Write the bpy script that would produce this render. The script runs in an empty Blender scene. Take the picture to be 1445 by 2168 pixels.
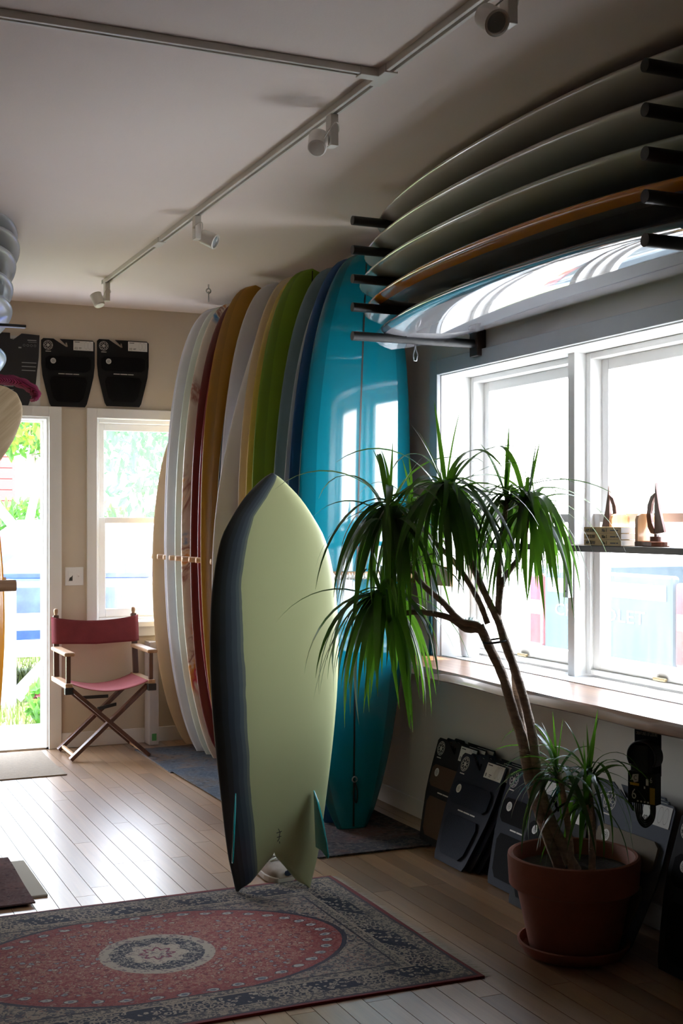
import bpy, bmesh, math, random
from mathutils import Vector, Matrix, Euler
random.seed(7)
PI = math.pi
sc = bpy.context.scene
COL = sc.collection

# ------------------------------------------------------------------ camera, sky, sun, exposure
cam = bpy.data.cameras.new('camera'); camo = bpy.data.objects.new('camera', cam); COL.objects.link(camo)
cam.sensor_fit = 'VERTICAL'; cam.sensor_height = 36.0; cam.sensor_width = 24.0
cam.lens = 36.0 * 2675 / 2168; cam.shift_y = 21 / 2168; cam.clip_start = 0.05; cam.clip_end = 200
camo.location = (0, 0, 1.426); camo.rotation_euler = (PI / 2, 0, -math.radians(23.758))
sc.camera = camo
cam.dof.use_dof = False
w = bpy.data.worlds.new('sky'); sc.world = w; w.use_nodes = True
nt = w.node_tree; bgn = nt.nodes['Background']
tc = nt.nodes.new('ShaderNodeTexCoord'); sep = nt.nodes.new('ShaderNodeSeparateXYZ'); rampw = nt.nodes.new('ShaderNodeValToRGB')
nt.links.new(tc.outputs['Generated'], sep.inputs[0]); nt.links.new(sep.outputs['Z'], rampw.inputs[0])
rampw.color_ramp.elements[0].position = 0.0; rampw.color_ramp.elements[0].color = (0.97, 0.97, 1.0, 1)
rampw.color_ramp.elements[1].position = 0.75; rampw.color_ramp.elements[1].color = (0.60, 0.74, 0.95, 1)
nt.links.new(rampw.outputs[0], bgn.inputs['Color']); bgn.inputs['Strength'].default_value = 5.5
sun = bpy.data.lights.new('sun', 'SUN'); suno = bpy.data.objects.new('sun', sun); COL.objects.link(suno)
sun.energy = 7.0; sun.angle = math.radians(2.0); sun.color = (1.0, 0.95, 0.86)
_el, _az = math.radians(72), math.radians(-16)     # high sun, from the street side
_d = Vector((math.cos(_el) * math.cos(_az), math.cos(_el) * math.sin(_az), math.sin(_el)))
suno.rotation_euler = _d.to_track_quat('Z', 'Y').to_euler(); suno.location = _d * 30
def portal(name, loc, rot, sx, sy):                  # tells the renderer where sky light enters; gives no light itself
    l = bpy.data.lights.new(name, 'AREA'); o = bpy.data.objects.new(name, l); COL.objects.link(o)
    l.shape = 'RECTANGLE'; l.size = sx; l.size_y = sy; l.cycles.is_portal = True
    o.location = loc; o.rotation_euler = rot
portal('sky_portal', (3.07, 4.305, 1.45), (0, PI / 2, 0), 1.32, 1.80)
portal('sky_portal', (1.07, 8.21, 1.045), (-PI / 2, 0, 0), 0.9, 2.09)
portal('sky_portal', (2.21, 8.21, 1.43), (-PI / 2, 0, 0), 0.80, 1.32)
sc.view_settings.view_transform = 'Standard'; sc.view_settings.look = 'None'
sc.view_settings.gamma = 1.0; sc.view_settings.use_curve_mapping = False
sc.view_settings.exposure = 1.9
try:
    sc.cycles.use_denoising = True; sc.cycles.max_bounces = 10; sc.cycles.diffuse_bounces = 5
    sc.cycles.transparent_max_bounces = 16; sc.cycles.sample_clamp_indirect = 6.0; sc.cycles.caustics_reflective = False
except Exception: pass

# ------------------------------------------------------------------ materials
def rgb(*c): return (c[0], c[1], c[2], 1.0)
def hexc(s):
    s = s.lstrip('#'); v = [int(s[i:i + 2], 16) / 255 for i in (0, 2, 4)]
    return tuple(x / 12.92 if x <= .04045 else ((x + .055) / 1.055) ** 2.4 for x in v)
class NT:
    def __init__(s, m): s.m = m; m.use_nodes = True; s.t = m.node_tree; s.b = s.t.nodes['Principled BSDF']; s.out = s.t.nodes['Material Output']
    def n(s, typ, **kw):
        x = s.t.nodes.new(typ)
        for k, v in kw.items(): setattr(x, k, v)
        return x
    def l(s, a, b): s.t.links.new(a, b)
    def inp(s, sock, v):
        if isinstance(v, bpy.types.NodeSocket): s.l(v, sock)
        else: sock.default_value = v
    def math(s, op, a, b=0.0, c=None, clamp=False):
        x = s.n('ShaderNodeMath', operation=op); x.use_clamp = clamp
        s.inp(x.inputs[0], a); s.inp(x.inputs[1], b)
        if c is not None: s.inp(x.inputs[2], c)
        return x.outputs[0]
    def mix(s, f, a, b, typ='MIX'):
        x = s.n('ShaderNodeMix', data_type='RGBA', blend_type=typ)
        s.inp(x.inputs[0], f); s.inp(x.inputs[6], a if not isinstance(a, tuple) else rgb(*a[:3])); s.inp(x.inputs[7], b if not isinstance(b, tuple) else rgb(*b[:3]))
        return x.outputs[2]
    def ramp(s, f, stops, interp='LINEAR'):
        x = s.n('ShaderNodeValToRGB'); s.inp(x.inputs[0], f); cr = x.color_ramp; cr.interpolation = interp
        while len(cr.elements) < len(stops): cr.elements.new(0.5)
        for e, (p, c) in zip(cr.elements, stops): e.position = p; e.color = rgb(*c) if isinstance(c, tuple) else (c, c, c, 1)
        return x.outputs[0]
    def coord(s, kind='Object', scale=(1, 1, 1), loc=(0, 0, 0), rot=(0, 0, 0)):
        t = s.n('ShaderNodeTexCoord'); mp = s.n('ShaderNodeMapping'); s.l(t.outputs[kind], mp.inputs[0])
        mp.inputs['Scale'].default_value = scale; mp.inputs['Location'].default_value = loc; mp.inputs['Rotation'].default_value = rot
        return mp.outputs[0]
    def noise(s, vec, scale, detail=3.0, rough=.55, dist=0.0, out=0):
        x = s.n('ShaderNodeTexNoise'); s.l(vec, x.inputs['Vector']); x.inputs['Scale'].default_value = scale
        x.inputs['Detail'].default_value = detail; x.inputs['Roughness'].default_value = rough; x.inputs['Distortion'].default_value = dist
        return x.outputs[out]
    def voro(s, vec, scale, feature='F1', out='Distance', rand=1.0):
        x = s.n('ShaderNodeTexVoronoi', feature=feature); s.l(vec, x.inputs['Vector']); x.inputs['Scale'].default_value = scale
        x.inputs['Randomness'].default_value = rand
        return x.outputs[out]
    def bump(s, h, strength=.2, dist=.01):
        x = s.n('ShaderNodeBump'); s.l(h, x.inputs['Height']); x.inputs['Strength'].default_value = strength; x.inputs['Distance'].default_value = dist
        s.l(x.outputs[0], s.b.inputs['Normal'])
    def attr(s, name): x = s.n('ShaderNodeAttribute', attribute_name=name); return x.outputs['Fac']
    def rand(s): return s.n('ShaderNodeObjectInfo').outputs['Random']
    def sepxyz(s, v): x = s.n('ShaderNodeSeparateXYZ'); s.l(v, x.inputs[0]); return x.outputs
    def comb(s, a, b, c):
        x = s.n('ShaderNodeCombineXYZ'); s.inp(x.inputs[0], a); s.inp(x.inputs[1], b); s.inp(x.inputs[2], c); return x.outputs[0]
def mat(name, col, rough=.5, metal=0.0, coat=0.0, var=0.0, vscale=8.0, bump=0.0, bscale=60.0, spec=.5, stretch=(1, 1, 1)):
    m = bpy.data.materials.new(name); n = NT(m); b = n.b
    b.inputs['Base Color'].default_value = rgb(*col); b.inputs['Roughness'].default_value = rough; b.inputs['Metallic'].default_value = metal
    b.inputs['Coat Weight'].default_value = coat; b.inputs['Coat Roughness'].default_value = .06; b.inputs['Specular IOR Level'].default_value = spec
    if var > 0:
        v = n.coord(scale=stretch); f = n.noise(v, vscale, 4)
        dk = tuple(c * (1 - var) for c in col); lt = tuple(min(1, c * (1 + var * .7)) for c in col)
        n.l(n.ramp(f, [(.3, dk), (.7, lt)]), b.inputs['Base Color'])
    if bump > 0:
        v = n.coord(scale=stretch); n.bump(n.noise(v, bscale, 3), bump)
    return m
def wood(name, dark, light, rough=.45, axis=1, scale=1.0, coat=0.0, bump=.08):
    m = bpy.data.materials.new(name); n = NT(m)
    st = [14.0 * scale] * 3; st[axis] = 1.1 * scale
    t = n.n('ShaderNodeTexCoord'); vm = n.n('ShaderNodeVectorMath', operation='ADD'); n.l(t.outputs['Object'], vm.inputs[0])
    r = n.rand(); n.l(n.comb(n.math('MULTIPLY', r, 37.0), n.math('MULTIPLY', r, 11.0), n.math('MULTIPLY', r, 5.0)), vm.inputs[1])
    mp = n.n('ShaderNodeMapping'); n.l(vm.outputs[0], mp.inputs[0]); mp.inputs['Scale'].default_value = st
    f = n.noise(mp.outputs[0], 2.2, 6, .6, .8)
    c = n.ramp(f, [(.28, dark), (.52, tuple((a + b) / 2 for a, b in zip(dark, light))), (.75, light)])
    n.l(c, n.b.inputs['Base Color']); n.b.inputs['Roughness'].default_value = rough; n.b.inputs['Coat Weight'].default_value = coat
    if bump: n.bump(f, bump, .004)
    return m
MATS = {}
W_WHITE = mat('white_trim_paint', (.83, .83, .82), .38, var=.04, vscale=3)
W_RIGHT = mat('right_wall_paint', (.70, .68, .655), .7, var=.05, vscale=1.4, bump=.05, bscale=140)
W_BACK = mat('back_wall_paint', (.64, .555, .44), .7, var=.05, vscale=1.4, bump=.05, bscale=140)
W_CEIL = mat('ceiling_paint', (.82, .72, .68), .75, var=.03, vscale=1.0, bump=.05, bscale=120)
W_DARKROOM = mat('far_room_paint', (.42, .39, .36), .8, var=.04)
BLACK = mat('black_powder_coat', (.012, .012, .013), .45)
DARKFOAM = mat('black_foam', (.006, .006, .007), .9, spec=.1, bump=.2, bscale=300)
CARD_BLACK = mat('black_card', (.014, .014, .016), .75, spec=.15)
CARD_NAVY = mat('navy_card', (.016, .020, .034), .75, spec=.15)
CARD_GREY = mat('grey_blue_card', (.10, .115, .15), .75, spec=.15)
PAPER = mat('printed_paper', (.62, .61, .58), .6)
PRINT = mat('dark_print', (.03, .03, .03), .6)
SILVERINK = mat('pale_ink', (.55, .53, .48), .55)
METAL = mat('brushed_metal', (.42, .43, .45), .35, metal=1.0)
CREAMPLASTIC = mat('cream_fixture', (.74, .70, .64), .4)
CHAIRWOOD = wood('chair_dark_wood', (.05, .018, .010), (.13, .05, .028), .4, 2, 1.0, .2)
CHAIRLIGHT = wood('chair_worn_wood', (.30, .16, .08), (.52, .33, .19), .45, 1, 1.0)
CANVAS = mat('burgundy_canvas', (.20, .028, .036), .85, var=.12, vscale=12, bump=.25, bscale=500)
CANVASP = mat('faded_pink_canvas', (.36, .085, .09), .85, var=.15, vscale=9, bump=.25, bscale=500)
PEGWOOD = wood('peg_wood', (.42, .24, .12), (.62, .40, .23), .5, 0, 1.2)
SILL = wood('walnut_slab', (.15, .07, .035), (.36, .19, .105), .32, 1, .8, .25)
DARKSHELF = wood('dark_shelf_wood', (.035, .025, .02), (.11, .08, .06), .5, 1, 1.0)
MAHOG = wood('bookend_mahogany', (.07, .022, .013), (.17, .065, .04), .35, 2, 1.4, .2)
MAPLE = wood('bookend_maple', (.50, .25, .11), (.66, .38, .19), .35, 2, 1.4, .2)
ALAIA = wood('paulownia_wood', (.38, .27, .15), (.60, .46, .29), .4, 2, 1.2)
TERRA = mat('terracotta', (.23, .072, .036), .75, var=.16, vscale=5, bump=.12, bscale=40)
SOIL = mat('potting_soil', (.03, .02, .014), .95, bump=.8, bscale=90)
BARK = mat('dracaena_bark', (.46, .36, .28), .75, var=.3, vscale=26, bump=.5, bscale=50, stretch=(1, 1, 3))
GLASSY = mat('lamp_lens', (.35, .37, .38), .12, coat=.5)

# ------------------------------------------------------------------ geometry helpers
class MB:
    def __init__(s): s.v = []; s.f = []; s.mi = []; s.cur = 0
    def add(s, vs, fs):
        o = len(s.v); s.v += [tuple(p) for p in vs]
        for q in fs: s.f.append(tuple(i + o for i in q)); s.mi.append(s.cur)
        return s
    def box(s, x0, x1, y0, y1, z0, z1):
        return s.add([(x0, y0, z0), (x1, y0, z0), (x1, y1, z0), (x0, y1, z0), (x0, y0, z1), (x1, y0, z1), (x1, y1, z1), (x0, y1, z1)],
                     [(0, 3, 2, 1), (4, 5, 6, 7), (0, 1, 5, 4), (1, 2, 6, 5), (2, 3, 7, 6), (3, 0, 4, 7)])
    def bar(s, p, q, a, b, up=(0, 0, 1)):
        p, q = Vector(p), Vector(q); d = (q - p).normalized(); u = Vector(up)
        if abs(d.dot(u)) > .98: u = Vector((0, 1, 0))
        x = d.cross(u).normalized(); y = x.cross(d).normalized()
        vs = [c + x * sx * a / 2 + y * sy * b / 2 for c in (p, q) for sx, sy in ((-1, -1), (1, -1), (1, 1), (-1, 1))]
        return s.add(vs, [(3, 2, 1, 0), (4, 5, 6, 7), (0, 1, 5, 4), (1, 2, 6, 5), (2, 3, 7, 6), (3, 0, 4, 7)])
    def tube(s, pts, rad, n=10, cap=True, squash=1.0):
        pts = [Vector(p) for p in pts]; R = rad if isinstance(rad, (list, tuple)) else [rad] * len(pts)
        vs = []; prev = None
        for i, p in enumerate(pts):
            d = (pts[min(i + 1, len(pts) - 1)] - pts[max(i - 1, 0)]).normalized()
            if prev is None:
                u = Vector((0, 0, 1)) if abs(d.z) < .9 else Vector((1, 0, 0)); x = d.cross(u).normalized()
            else: x = (prev - d * prev.dot(d)).normalized()
            prev = x; y = d.cross(x)
            for k in range(n):
                a = 2 * PI * k / n; vs.append(p + (x * math.cos(a) + y * math.sin(a) * squash) * R[i])
        fs = [(i * n + k, i * n + (k + 1) % n, (i + 1) * n + (k + 1) % n, (i + 1) * n + k) for i in range(len(pts) - 1) for k in range(n)]
        if cap: fs += [tuple(range(n))[::-1], tuple((len(pts) - 1) * n + k for k in range(n))]
        return s.add(vs, fs)
    def lathe(s, prof, n=40, c=(0, 0, 0)):
        vs = [(c[0] + r * math.cos(2 * PI * k / n), c[1] + r * math.sin(2 * PI * k / n), c[2] + z) for r, z in prof for k in range(n)]
        fs = [(i * n + k, i * n + (k + 1) % n, (i + 1) * n + (k + 1) % n, (i + 1) * n + k) for i in range(len(prof) - 1) for k in range(n)]
        return s.add(vs, fs)
    def prism(s, poly, y0, y1):                      # polygon in x,z extruded along y (front = y0)
        n = len(poly); vs = [(x, y0, z) for x, z in poly] + [(x, y1, z) for x, z in poly]
        fs = [tuple(range(n)), tuple(range(2 * n - 1, n - 1, -1))] + [(i, i + n, (i + 1) % n + n, (i + 1) % n) for i in range(n)]
        return s.add(vs, fs)
    def ring(s, c, r0, r1, y, n=20, sx=1.0, rot=0.0):   # flat ring in x,z facing -y
        vs = []
        for k in range(n):
            a = 2 * PI * k / n
            for r in (r0, r1):
                px, pz = r * math.cos(a) * sx, r * math.sin(a)
                vs.append((c[0] + px * math.cos(rot) - pz * math.sin(rot), y, c[1] + px * math.sin(rot) + pz * math.cos(rot)))
        return s.add(vs, [(2 * k, 2 * k + 1, (2 * k + 3) % (2 * n), (2 * k + 2) % (2 * n)) for k in range(n)])
    def disc(s, c, r, y, n=20, sx=1.0):
        return s.add([(c[0] + r * sx * math.cos(2 * PI * k / n), y, c[1] + r * math.sin(2 * PI * k / n)) for k in range(n)], [tuple(range(n))])
    def mesh(s, name, mats, smooth=False, fix=True):
        me = bpy.data.meshes.new(name); me.from_pydata(s.v, [], s.f); mats = mats if isinstance(mats, (list, tuple)) else [mats]
        for m in mats: me.materials.append(m)
        me.polygons.foreach_set('material_index', s.mi)
        if fix:
            bm = bmesh.new(); bm.from_mesh(me); bmesh.ops.recalc_face_normals(bm, faces=bm.faces); bm.to_mesh(me); bm.free()
        if smooth: me.polygons.foreach_set('use_smooth', [True] * len(me.polygons))
        me.update(); return me
    def build(s, name, mats, parent=None, smooth=False, auto=None, bevel=0.0, loc=None, fix=True):
        me = s.mesh(name, mats, smooth or auto is not None, fix); o = bpy.data.objects.new(name, me); COL.objects.link(o); o.parent = parent
        if loc: o.location = loc
        if bevel > 0:
            md = o.modifiers.new('bevel', 'BEVEL'); md.width = bevel; md.segments = 2; md.limit_method = 'ANGLE'; md.angle_limit = math.radians(40)
        if auto is not None:
            try: me.set_sharp_from_angle(angle=math.radians(auto))
            except Exception: pass
        return o
def empty(name, loc=(0, 0, 0), rot=None, mtx=None):
    o = bpy.data.objects.new(name, None); COL.objects.link(o); o.empty_display_size = .1
    if mtx is not None: o.matrix_world = mtx
    else:
        o.location = loc
        if rot: o.rotation_euler = rot
    return o
def tag(o, label=None, cat=None, group=None, kind=None):
    if label: o['label'] = label
    if cat: o['category'] = cat
    if group: o['group'] = group
    if kind: o['kind'] = kind
    return o
def basis(loc, x, z):                                # object frame from its local x and z directions
    x = Vector(x).normalized(); z = Vector(z).normalized(); y = z.cross(x).normalized(); x = y.cross(z)
    m = Matrix((x, y, z)).transposed().to_4x4(); m.translation = Vector(loc); return m
def text(s, size, mtx, m, parent=None, name='lettering', align='LEFT', ext=.0004, sx=1.0, local=True):
    c = bpy.data.curves.new(name, 'FONT'); c.body = s; c.size = size; c.align_x = align; c.extrude = ext; c.resolution_u = 2
    c.materials.append(m); tmp = bpy.data.objects.new(name, c); COL.objects.link(tmp)
    me = bpy.data.meshes.new_from_object(tmp, depsgraph=bpy.context.evaluated_depsgraph_get()); bpy.data.objects.remove(tmp)
    me.name = name; o = bpy.data.objects.new(name, me); COL.objects.link(o); o.parent = parent; o['kind'] = 'stuff'
    o.matrix_local = mtx @ Matrix.Diagonal((sx, 1, 1, 1)); return o
def txm(x, y, z): return Matrix.Translation((x, y, z)) @ Matrix.Rotation(PI / 2, 4, 'X')   # lettering standing up, facing -y
def smooth_curve(pts, n=6):                         # Catmull-Rom
    P = [Vector(p) for p in pts]; P = [P[0] * 2 - P[1]] + P + [P[-1] * 2 - P[-2]]; out = []
    for i in range(1, len(P) - 2):
        for k in range(n):
            t = k / n; a, b, c, d = P[i - 1], P[i], P[i + 1], P[i + 2]
            out.append(.5 * ((2 * b) + (c - a) * t + (2 * a - 5 * b + 4 * c - d) * t * t + (3 * b - a - 3 * c + d) * t ** 3))
    out.append(P[-2]); return out
def interp(tab, x):
    if x <= tab[0][0]: return tab[0][1]
    for (a, va), (b, vb) in zip(tab, tab[1:]):
        if x <= b:
            t = (x - a) / (b - a); return va + (vb - va) * t
    return tab[-1][1]
def spl(tab, x):                                     # smooth table lookup
    n = len(tab)
    for i in range(n - 1):
        if x <= tab[i + 1][0] or i == n - 2:
            x0, y0 = tab[i]; x1, y1 = tab[i + 1]; hh = x1 - x0; t = min(1, max(0, (x - x0) / hh))
            m0 = (y1 - tab[i - 1][1]) / (x1 - tab[i - 1][0]) if i > 0 else (y1 - y0) / hh
            m1 = (tab[i + 2][1] - y0) / (tab[i + 2][0] - x0) if i < n - 2 else (y1 - y0) / hh
            return (2 * t ** 3 - 3 * t * t + 1) * y0 + (t ** 3 - 2 * t * t + t) * hh * m0 + (-2 * t ** 3 + 3 * t * t) * y1 + (t ** 3 - t * t) * hh * m1

# ------------------------------------------------------------------ the room
RX, BY, CZ = 2.8, 8.0, 2.8
def struct(name, mb, m, parent=None, **k):
    o = mb.build(name, m, parent, **k)
    if parent is None: o['kind'] = 'structure'
    return o
# floor: base slab with oak planks laid on it
def plank_mat():
    m = bpy.data.materials.new('oak_plank'); n = NT(m)
    r = n.rand(); t = n.n('ShaderNodeTexCoord'); vm = n.n('ShaderNodeVectorMath', operation='ADD'); n.l(t.outputs['Object'], vm.inputs[0])
    n.l(n.comb(n.math('MULTIPLY', r, 41.0), n.math('MULTIPLY', r, 17.0), 0.0), vm.inputs[1])
    mp = n.n('ShaderNodeMapping'); n.l(vm.outputs[0], mp.inputs[0]); mp.inputs['Scale'].default_value = (20, .8, 20)
    g = n.noise(mp.outputs[0], 2.4, 7, .6, .5)
    c = n.ramp(g, [(.25, (.235, .128, .058)), (.5, (.335, .195, .095)), (.78, (.42, .265, .142))])
    tint = n.ramp(r, [(0, (.62, .56, .50)), (.35, (.92, .86, .80)), (.7, (1.0, .97, .93)), (1, (1.18, 1.10, 1.0))])
    c = n.mix(1.0, c, tint, 'MULTIPLY')
    wv = n.n('ShaderNodeNewGeometry').outputs['Position']
    worn = n.noise(wv, 1.7, 5, .6); wm = n.ramp(worn, [(.45, 0.0), (.80, 1.0)])
    c = n.mix(n.math('MULTIPLY', wm, .3), c, (.33, .30, .27))
    scr = n.noise(wv, 22, 4, .7); sm = n.ramp(scr, [(.68, 0.0), (.72, 1.0)])
    c = n.mix(n.math('MULTIPLY', n.math('MULTIPLY', sm, wm), .45), c, (.05, .04, .035))
    n.l(c, n.b.inputs['Base Color'])
    n.l(n.math('ADD', n.math('MULTIPLY', wm, .12), n.math('MULTIPLY', g, .28)), n.b.inputs['Roughness'])
    n.b.inputs['Roughness'].default_value = .3
    n.l(n.math('ADD', n.math('ADD', n.math('MULTIPLY', wm, .05), n.math('MULTIPLY', g, .12)), .32), n.b.inputs['Roughness']); n.b.inputs['Coat Weight'].default_value = 1.0; n.b.inputs['Coat Roughness'].default_value = .30; n.b.inputs['Coat IOR'].default_value = 1.6; n.b.inputs['Specular IOR Level'].default_value = .7
    n.bump(g, .10, .003); return m
PLANK = plank_mat()
floor = struct('floor', MB().box(-3.4, 3.0, -3.2, 8.2, -.20, -.012), mat('subfloor_dark', (.03, .02, .014), .9))
PW = .0815
plank_meshes = {}
def plank_mesh(L):
    L = round(L, 2)
    if L not in plank_meshes:
        hx = PW / 2 - .0012; t = MB().box(-hx, hx, .0010, L - .0010, -.012, 0); plank_meshes[L] = t.mesh('plank', PLANK)
    return plank_meshes[L]
nrows = 37
for i in range(nrows):
    x = 2.8 - PW * (i + .5); y = 2.1 - random.choice((0, .2, .4, .6, .8))
    while y < 7.98:
        L = random.choice((.9, 1.1, 1.3, 1.5, 1.8)); L = min(L, 8.0 - y)
        if L < .25: L = 8.0 - y
        if y + L > 7.75: L = round(8.0 - y, 2)
        o = bpy.data.objects.new('plank', plank_mesh(L)); COL.objects.link(o); o.parent = floor; o.location = (x, y, 0); y += L
xl = 2.8 - PW * nrows
t = MB(); t.box(xl, 2.8, -3.0, 1.28, -.012, -.0005); t.box(-3.2, xl, -3.0, 5.6, -.012, -.0005); t.box(xl, .35, 5.0, 5.62, -.012, -.0005)
t.build('boards_beyond', PLANK, floor)['kind'] = 'stuff'
struct('ceiling', MB().box(-3.4, 3.25, -3.2, 8.4, CZ, CZ + .2), W_CEIL)
# right wall with the window opening  y 3.40..5.214, z .775..2.115
WY0, WY1, WZ0, WZ1 = 3.40, 5.214, .775, 2.115
t = MB(); t.box(RX, 3.06, -3.2, WY0, -.2, CZ); t.box(RX, 3.06, WY1, 8.2, -.2, CZ); t.box(RX, 3.06, WY0, WY1, -.2, WZ0); t.box(RX, 3.06, WY0, WY1, WZ1, CZ)
struct('wall_right', t, W_RIGHT)
# back wall: door opening x .62..1.52, window x 1.813..2.61
DX0, DX1, DZ = .62, 1.52, 2.09
VX0, VX1, VZ0, VZ1 = 1.813, 2.61, .77, 2.093
t = MB(); t.box(.2, DX0, BY, 8.2, -.2, CZ); t.box(DX0, DX1, BY, 8.2, DZ, CZ); t.box(DX1, VX0, BY, 8.2, -.2, CZ)
t.box(VX0, VX1, BY, 8.2, -.2, VZ0); t.box(VX0, VX1, BY, 8.2, VZ1, CZ); t.box(VX1, RX, BY, 8.2, -.2, CZ)
struct('wall_back', t, W_BACK)
struct('wall_left', MB().box(.25, .40, 5.6, 8.0, 0, CZ), W_BACK)
struct('wall_return', MB().box(-3.4, .25, 5.6, 5.75, 0, CZ), W_DARKROOM)
struct('wall_side', MB().box(-3.4, -3.2, -3.2, 5.6, 0, CZ), W_DARKROOM)
struct('wall_front', MB().box(-3.2, 2.8, -3.2, -3.0, 0, CZ), W_DARKROOM)
struct('baseboard_back', MB().box(1.592, 2.795, BY - .014, BY - .0005, .001, .095), W_WHITE, bevel=.003)
struct('baseboard_right', MB().box(RX - .014, RX - .0005, -2.99, 7.98, .001, .09), W_WHITE, bevel=.003)

# ------------------------------------------------------------------ glass and windows
def glass_mat(name, haze, tint=(1, 1, 1)):
    m = bpy.data.materials.new(name); n = NT(m); n.t.nodes.remove(n.b)
    tr = n.n('ShaderNodeBsdfTransparent'); gl = n.n('ShaderNodeBsdfGlossy'); tl = n.n('ShaderNodeBsdfTranslucent')
    gl.inputs['Roughness'].default_value = .02; tl.inputs['Color'].default_value = rgb(.9, .93, .95)
    m1 = n.n('ShaderNodeMixShader'); m2 = n.n('ShaderNodeMixShader')
    v = n.coord(scale=(9, 9, 1.6)); f = n.noise(v, 2.0, 6, .65); dust = n.ramp(f, [(.25, haze * .6), (.75, haze * 1.35)])
    n.l(dust, m1.inputs[0]); n.l(tr.outputs[0], m1.inputs[1]); n.l(tl.outputs[0], m1.inputs[2])
    lw = n.n('ShaderNodeLayerWeight'); lw.inputs[0].default_value = .5
    n.l(n.math('ADD', n.math('MULTIPLY', n.math('POWER', lw.outputs['Facing'], 5.0), .6), .03), m2.inputs[0]); n.l(m1.outputs[0], m2.inputs[1]); n.l(gl.outputs[0], m2.inputs[2]); n.l(m2.outputs[0], n.out.inputs[0])
    return m
GLASS = glass_mat('dusty_window_glass', .02)
def rect_frame(mb, axis, a0, a1, z0, z1, wl, wr, wb, wt, d0, d1):   # picture-frame bars; axis 'x' or 'y' runs along the width
    def bx(p0, p1, q0, q1):
        mb.box(p0, p1, d0, d1, q0, q1) if axis == 'x' else mb.box(d0, d1, p0, p1, q0, q1)
    bx(a0, a0 + wl, z0, z1); bx(a1 - wr, a1, z0, z1); bx(a0 + wl, a1 - wr, z0, z0 + wb); bx(a0 + wl, a1 - wr, z1 - wt, z1)
    return mb
def hung_window(name, axis, a0, a1, z0, z1, d, s, zm):
    """double hung unit; d = inner depth of the frame, s = +1 direction to outside"""
    e = empty(name, (0, 0, 0)); e['kind'] = 'structure'
    def D(p, q): return (min(d + s * p, d + s * q), max(d + s * p, d + s * q))
    rect_frame(MB(), axis, a0, a1, z0, z1, .03, .03, .02, .025, *D(0, .10)).build('window_frame', W_WHITE, e, bevel=.003)
    for nm, q0, q1, off in (('sash', zm - .02, z1 - .025, .055), ('sash', z0 + .02, zm + .02, .015)):
        sh = rect_frame(MB(), axis, a0 + .03, a1 - .03, q0, q1, .045, .045, .055 if q0 < zm - .1 else .036, .036 if q0 < zm - .1 else .045, *D(off, off + .035)).build(nm, W_WHITE, e, bevel=.003)
        p = MB(); c = d + s * (off + .018); g = .0025
        if axis == 'x': p.box(a0 + .07, a1 - .07, c - g, c - g + .001, q0 + .03, q1 - .03)
        else: p.box(c - g, c - g + .001, a0 + .07, a1 - .07, q0 + .03, q1 - .03)
        p.build('pane', GLASS, sh)
    return e
WM = 1.44
e2 = hung_window('window_2', 'y', 4.315, 5.205, .815, 2.105, 2.955, 1, WM)
e3 = hung_window('window_3', 'y', 3.41, 4.268, .815, 2.105, 2.955, 1, WM)
MB().box(2.90, 3.055, 4.268, 4.315, .80, 2.113).build('mullion', W_WHITE, e2, bevel=.003)
LATCH = mat('brass_latch', (.45, .36, .22), .4, metal=.6)
for yy, ee in ((4.75, e2), (3.80, e3)):
    t = MB(); t.box(2.95, 2.965, yy - .035, yy + .035, .838, .85); t.build('sash_lift', LATCH, ee, bevel=.003)
# white liner boards, casing and stool round the opening
t = MB(); t.box(2.80, 3.055, WY1 - .008, WY1 + .001, WZ0, WZ1).box(2.80, 3.055, WY0 - .001, WY0 + .008, WZ0, WZ1).box(2.80, 3.055, WY0, WY1, WZ1 - .009, WZ1 + .001)
struct('trim_1', t, W_WHITE)
t = MB(); t.box(2.778, 2.80, WY1 - .004, 5.284, .80, 2.182).box(2.778, 2.80, 3.33, WY0 + .004, .80, 2.182).box(2.778, 2.80, WY0 + .004, WY1 - .004, WZ1 - .004, 2.182)
struct('trim_2', t, mat('casing_grey_paint', (.50, .53, .56), .45, var=.04), bevel=.003)
struct('trim_3', MB().box(2.802, 3.04, WY0 + .009, WY1 - .009, WZ0 - .001, .806), W_WHITE, bevel=.003)
# back window and its casing
e1 = hung_window('window_1', 'x', VX0 + .004, VX1 - .004, VZ0 + .02, VZ1 - .004, 8.06, 1, 1.435)
t = MB(); t.box(VX0 - .06, VX0 + .004, BY - .018, BY, .74, 2.15).box(VX1 - .004, VX1 + .06, BY - .018, BY, .74, 2.15).box(VX0 + .004, VX1 - .004, BY - .018, BY, VZ1 - .004, 2.15)
struct('trim_4', t, W_WHITE, bevel=.003)
t = MB(); t.box(VX0 - .05, VX1 + .05, BY - .05, BY + .06, .752, .785).box(VX0 - .06, VX1 + .06, BY - .016, BY - .0005, .69, .752)
struct('trim_5', t, W_WHITE, bevel=.003)
t = MB(); t.box(VX0 - .001, VX0 + .006, BY, 8.19, VZ0, VZ1).box(VX1 - .006, VX1 + .001, BY, 8.19, VZ0, VZ1).box(VX0, VX1, BY, 8.19, VZ1 - .006, VZ1 + .001)
struct('trim_6', t, W_WHITE)
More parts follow.
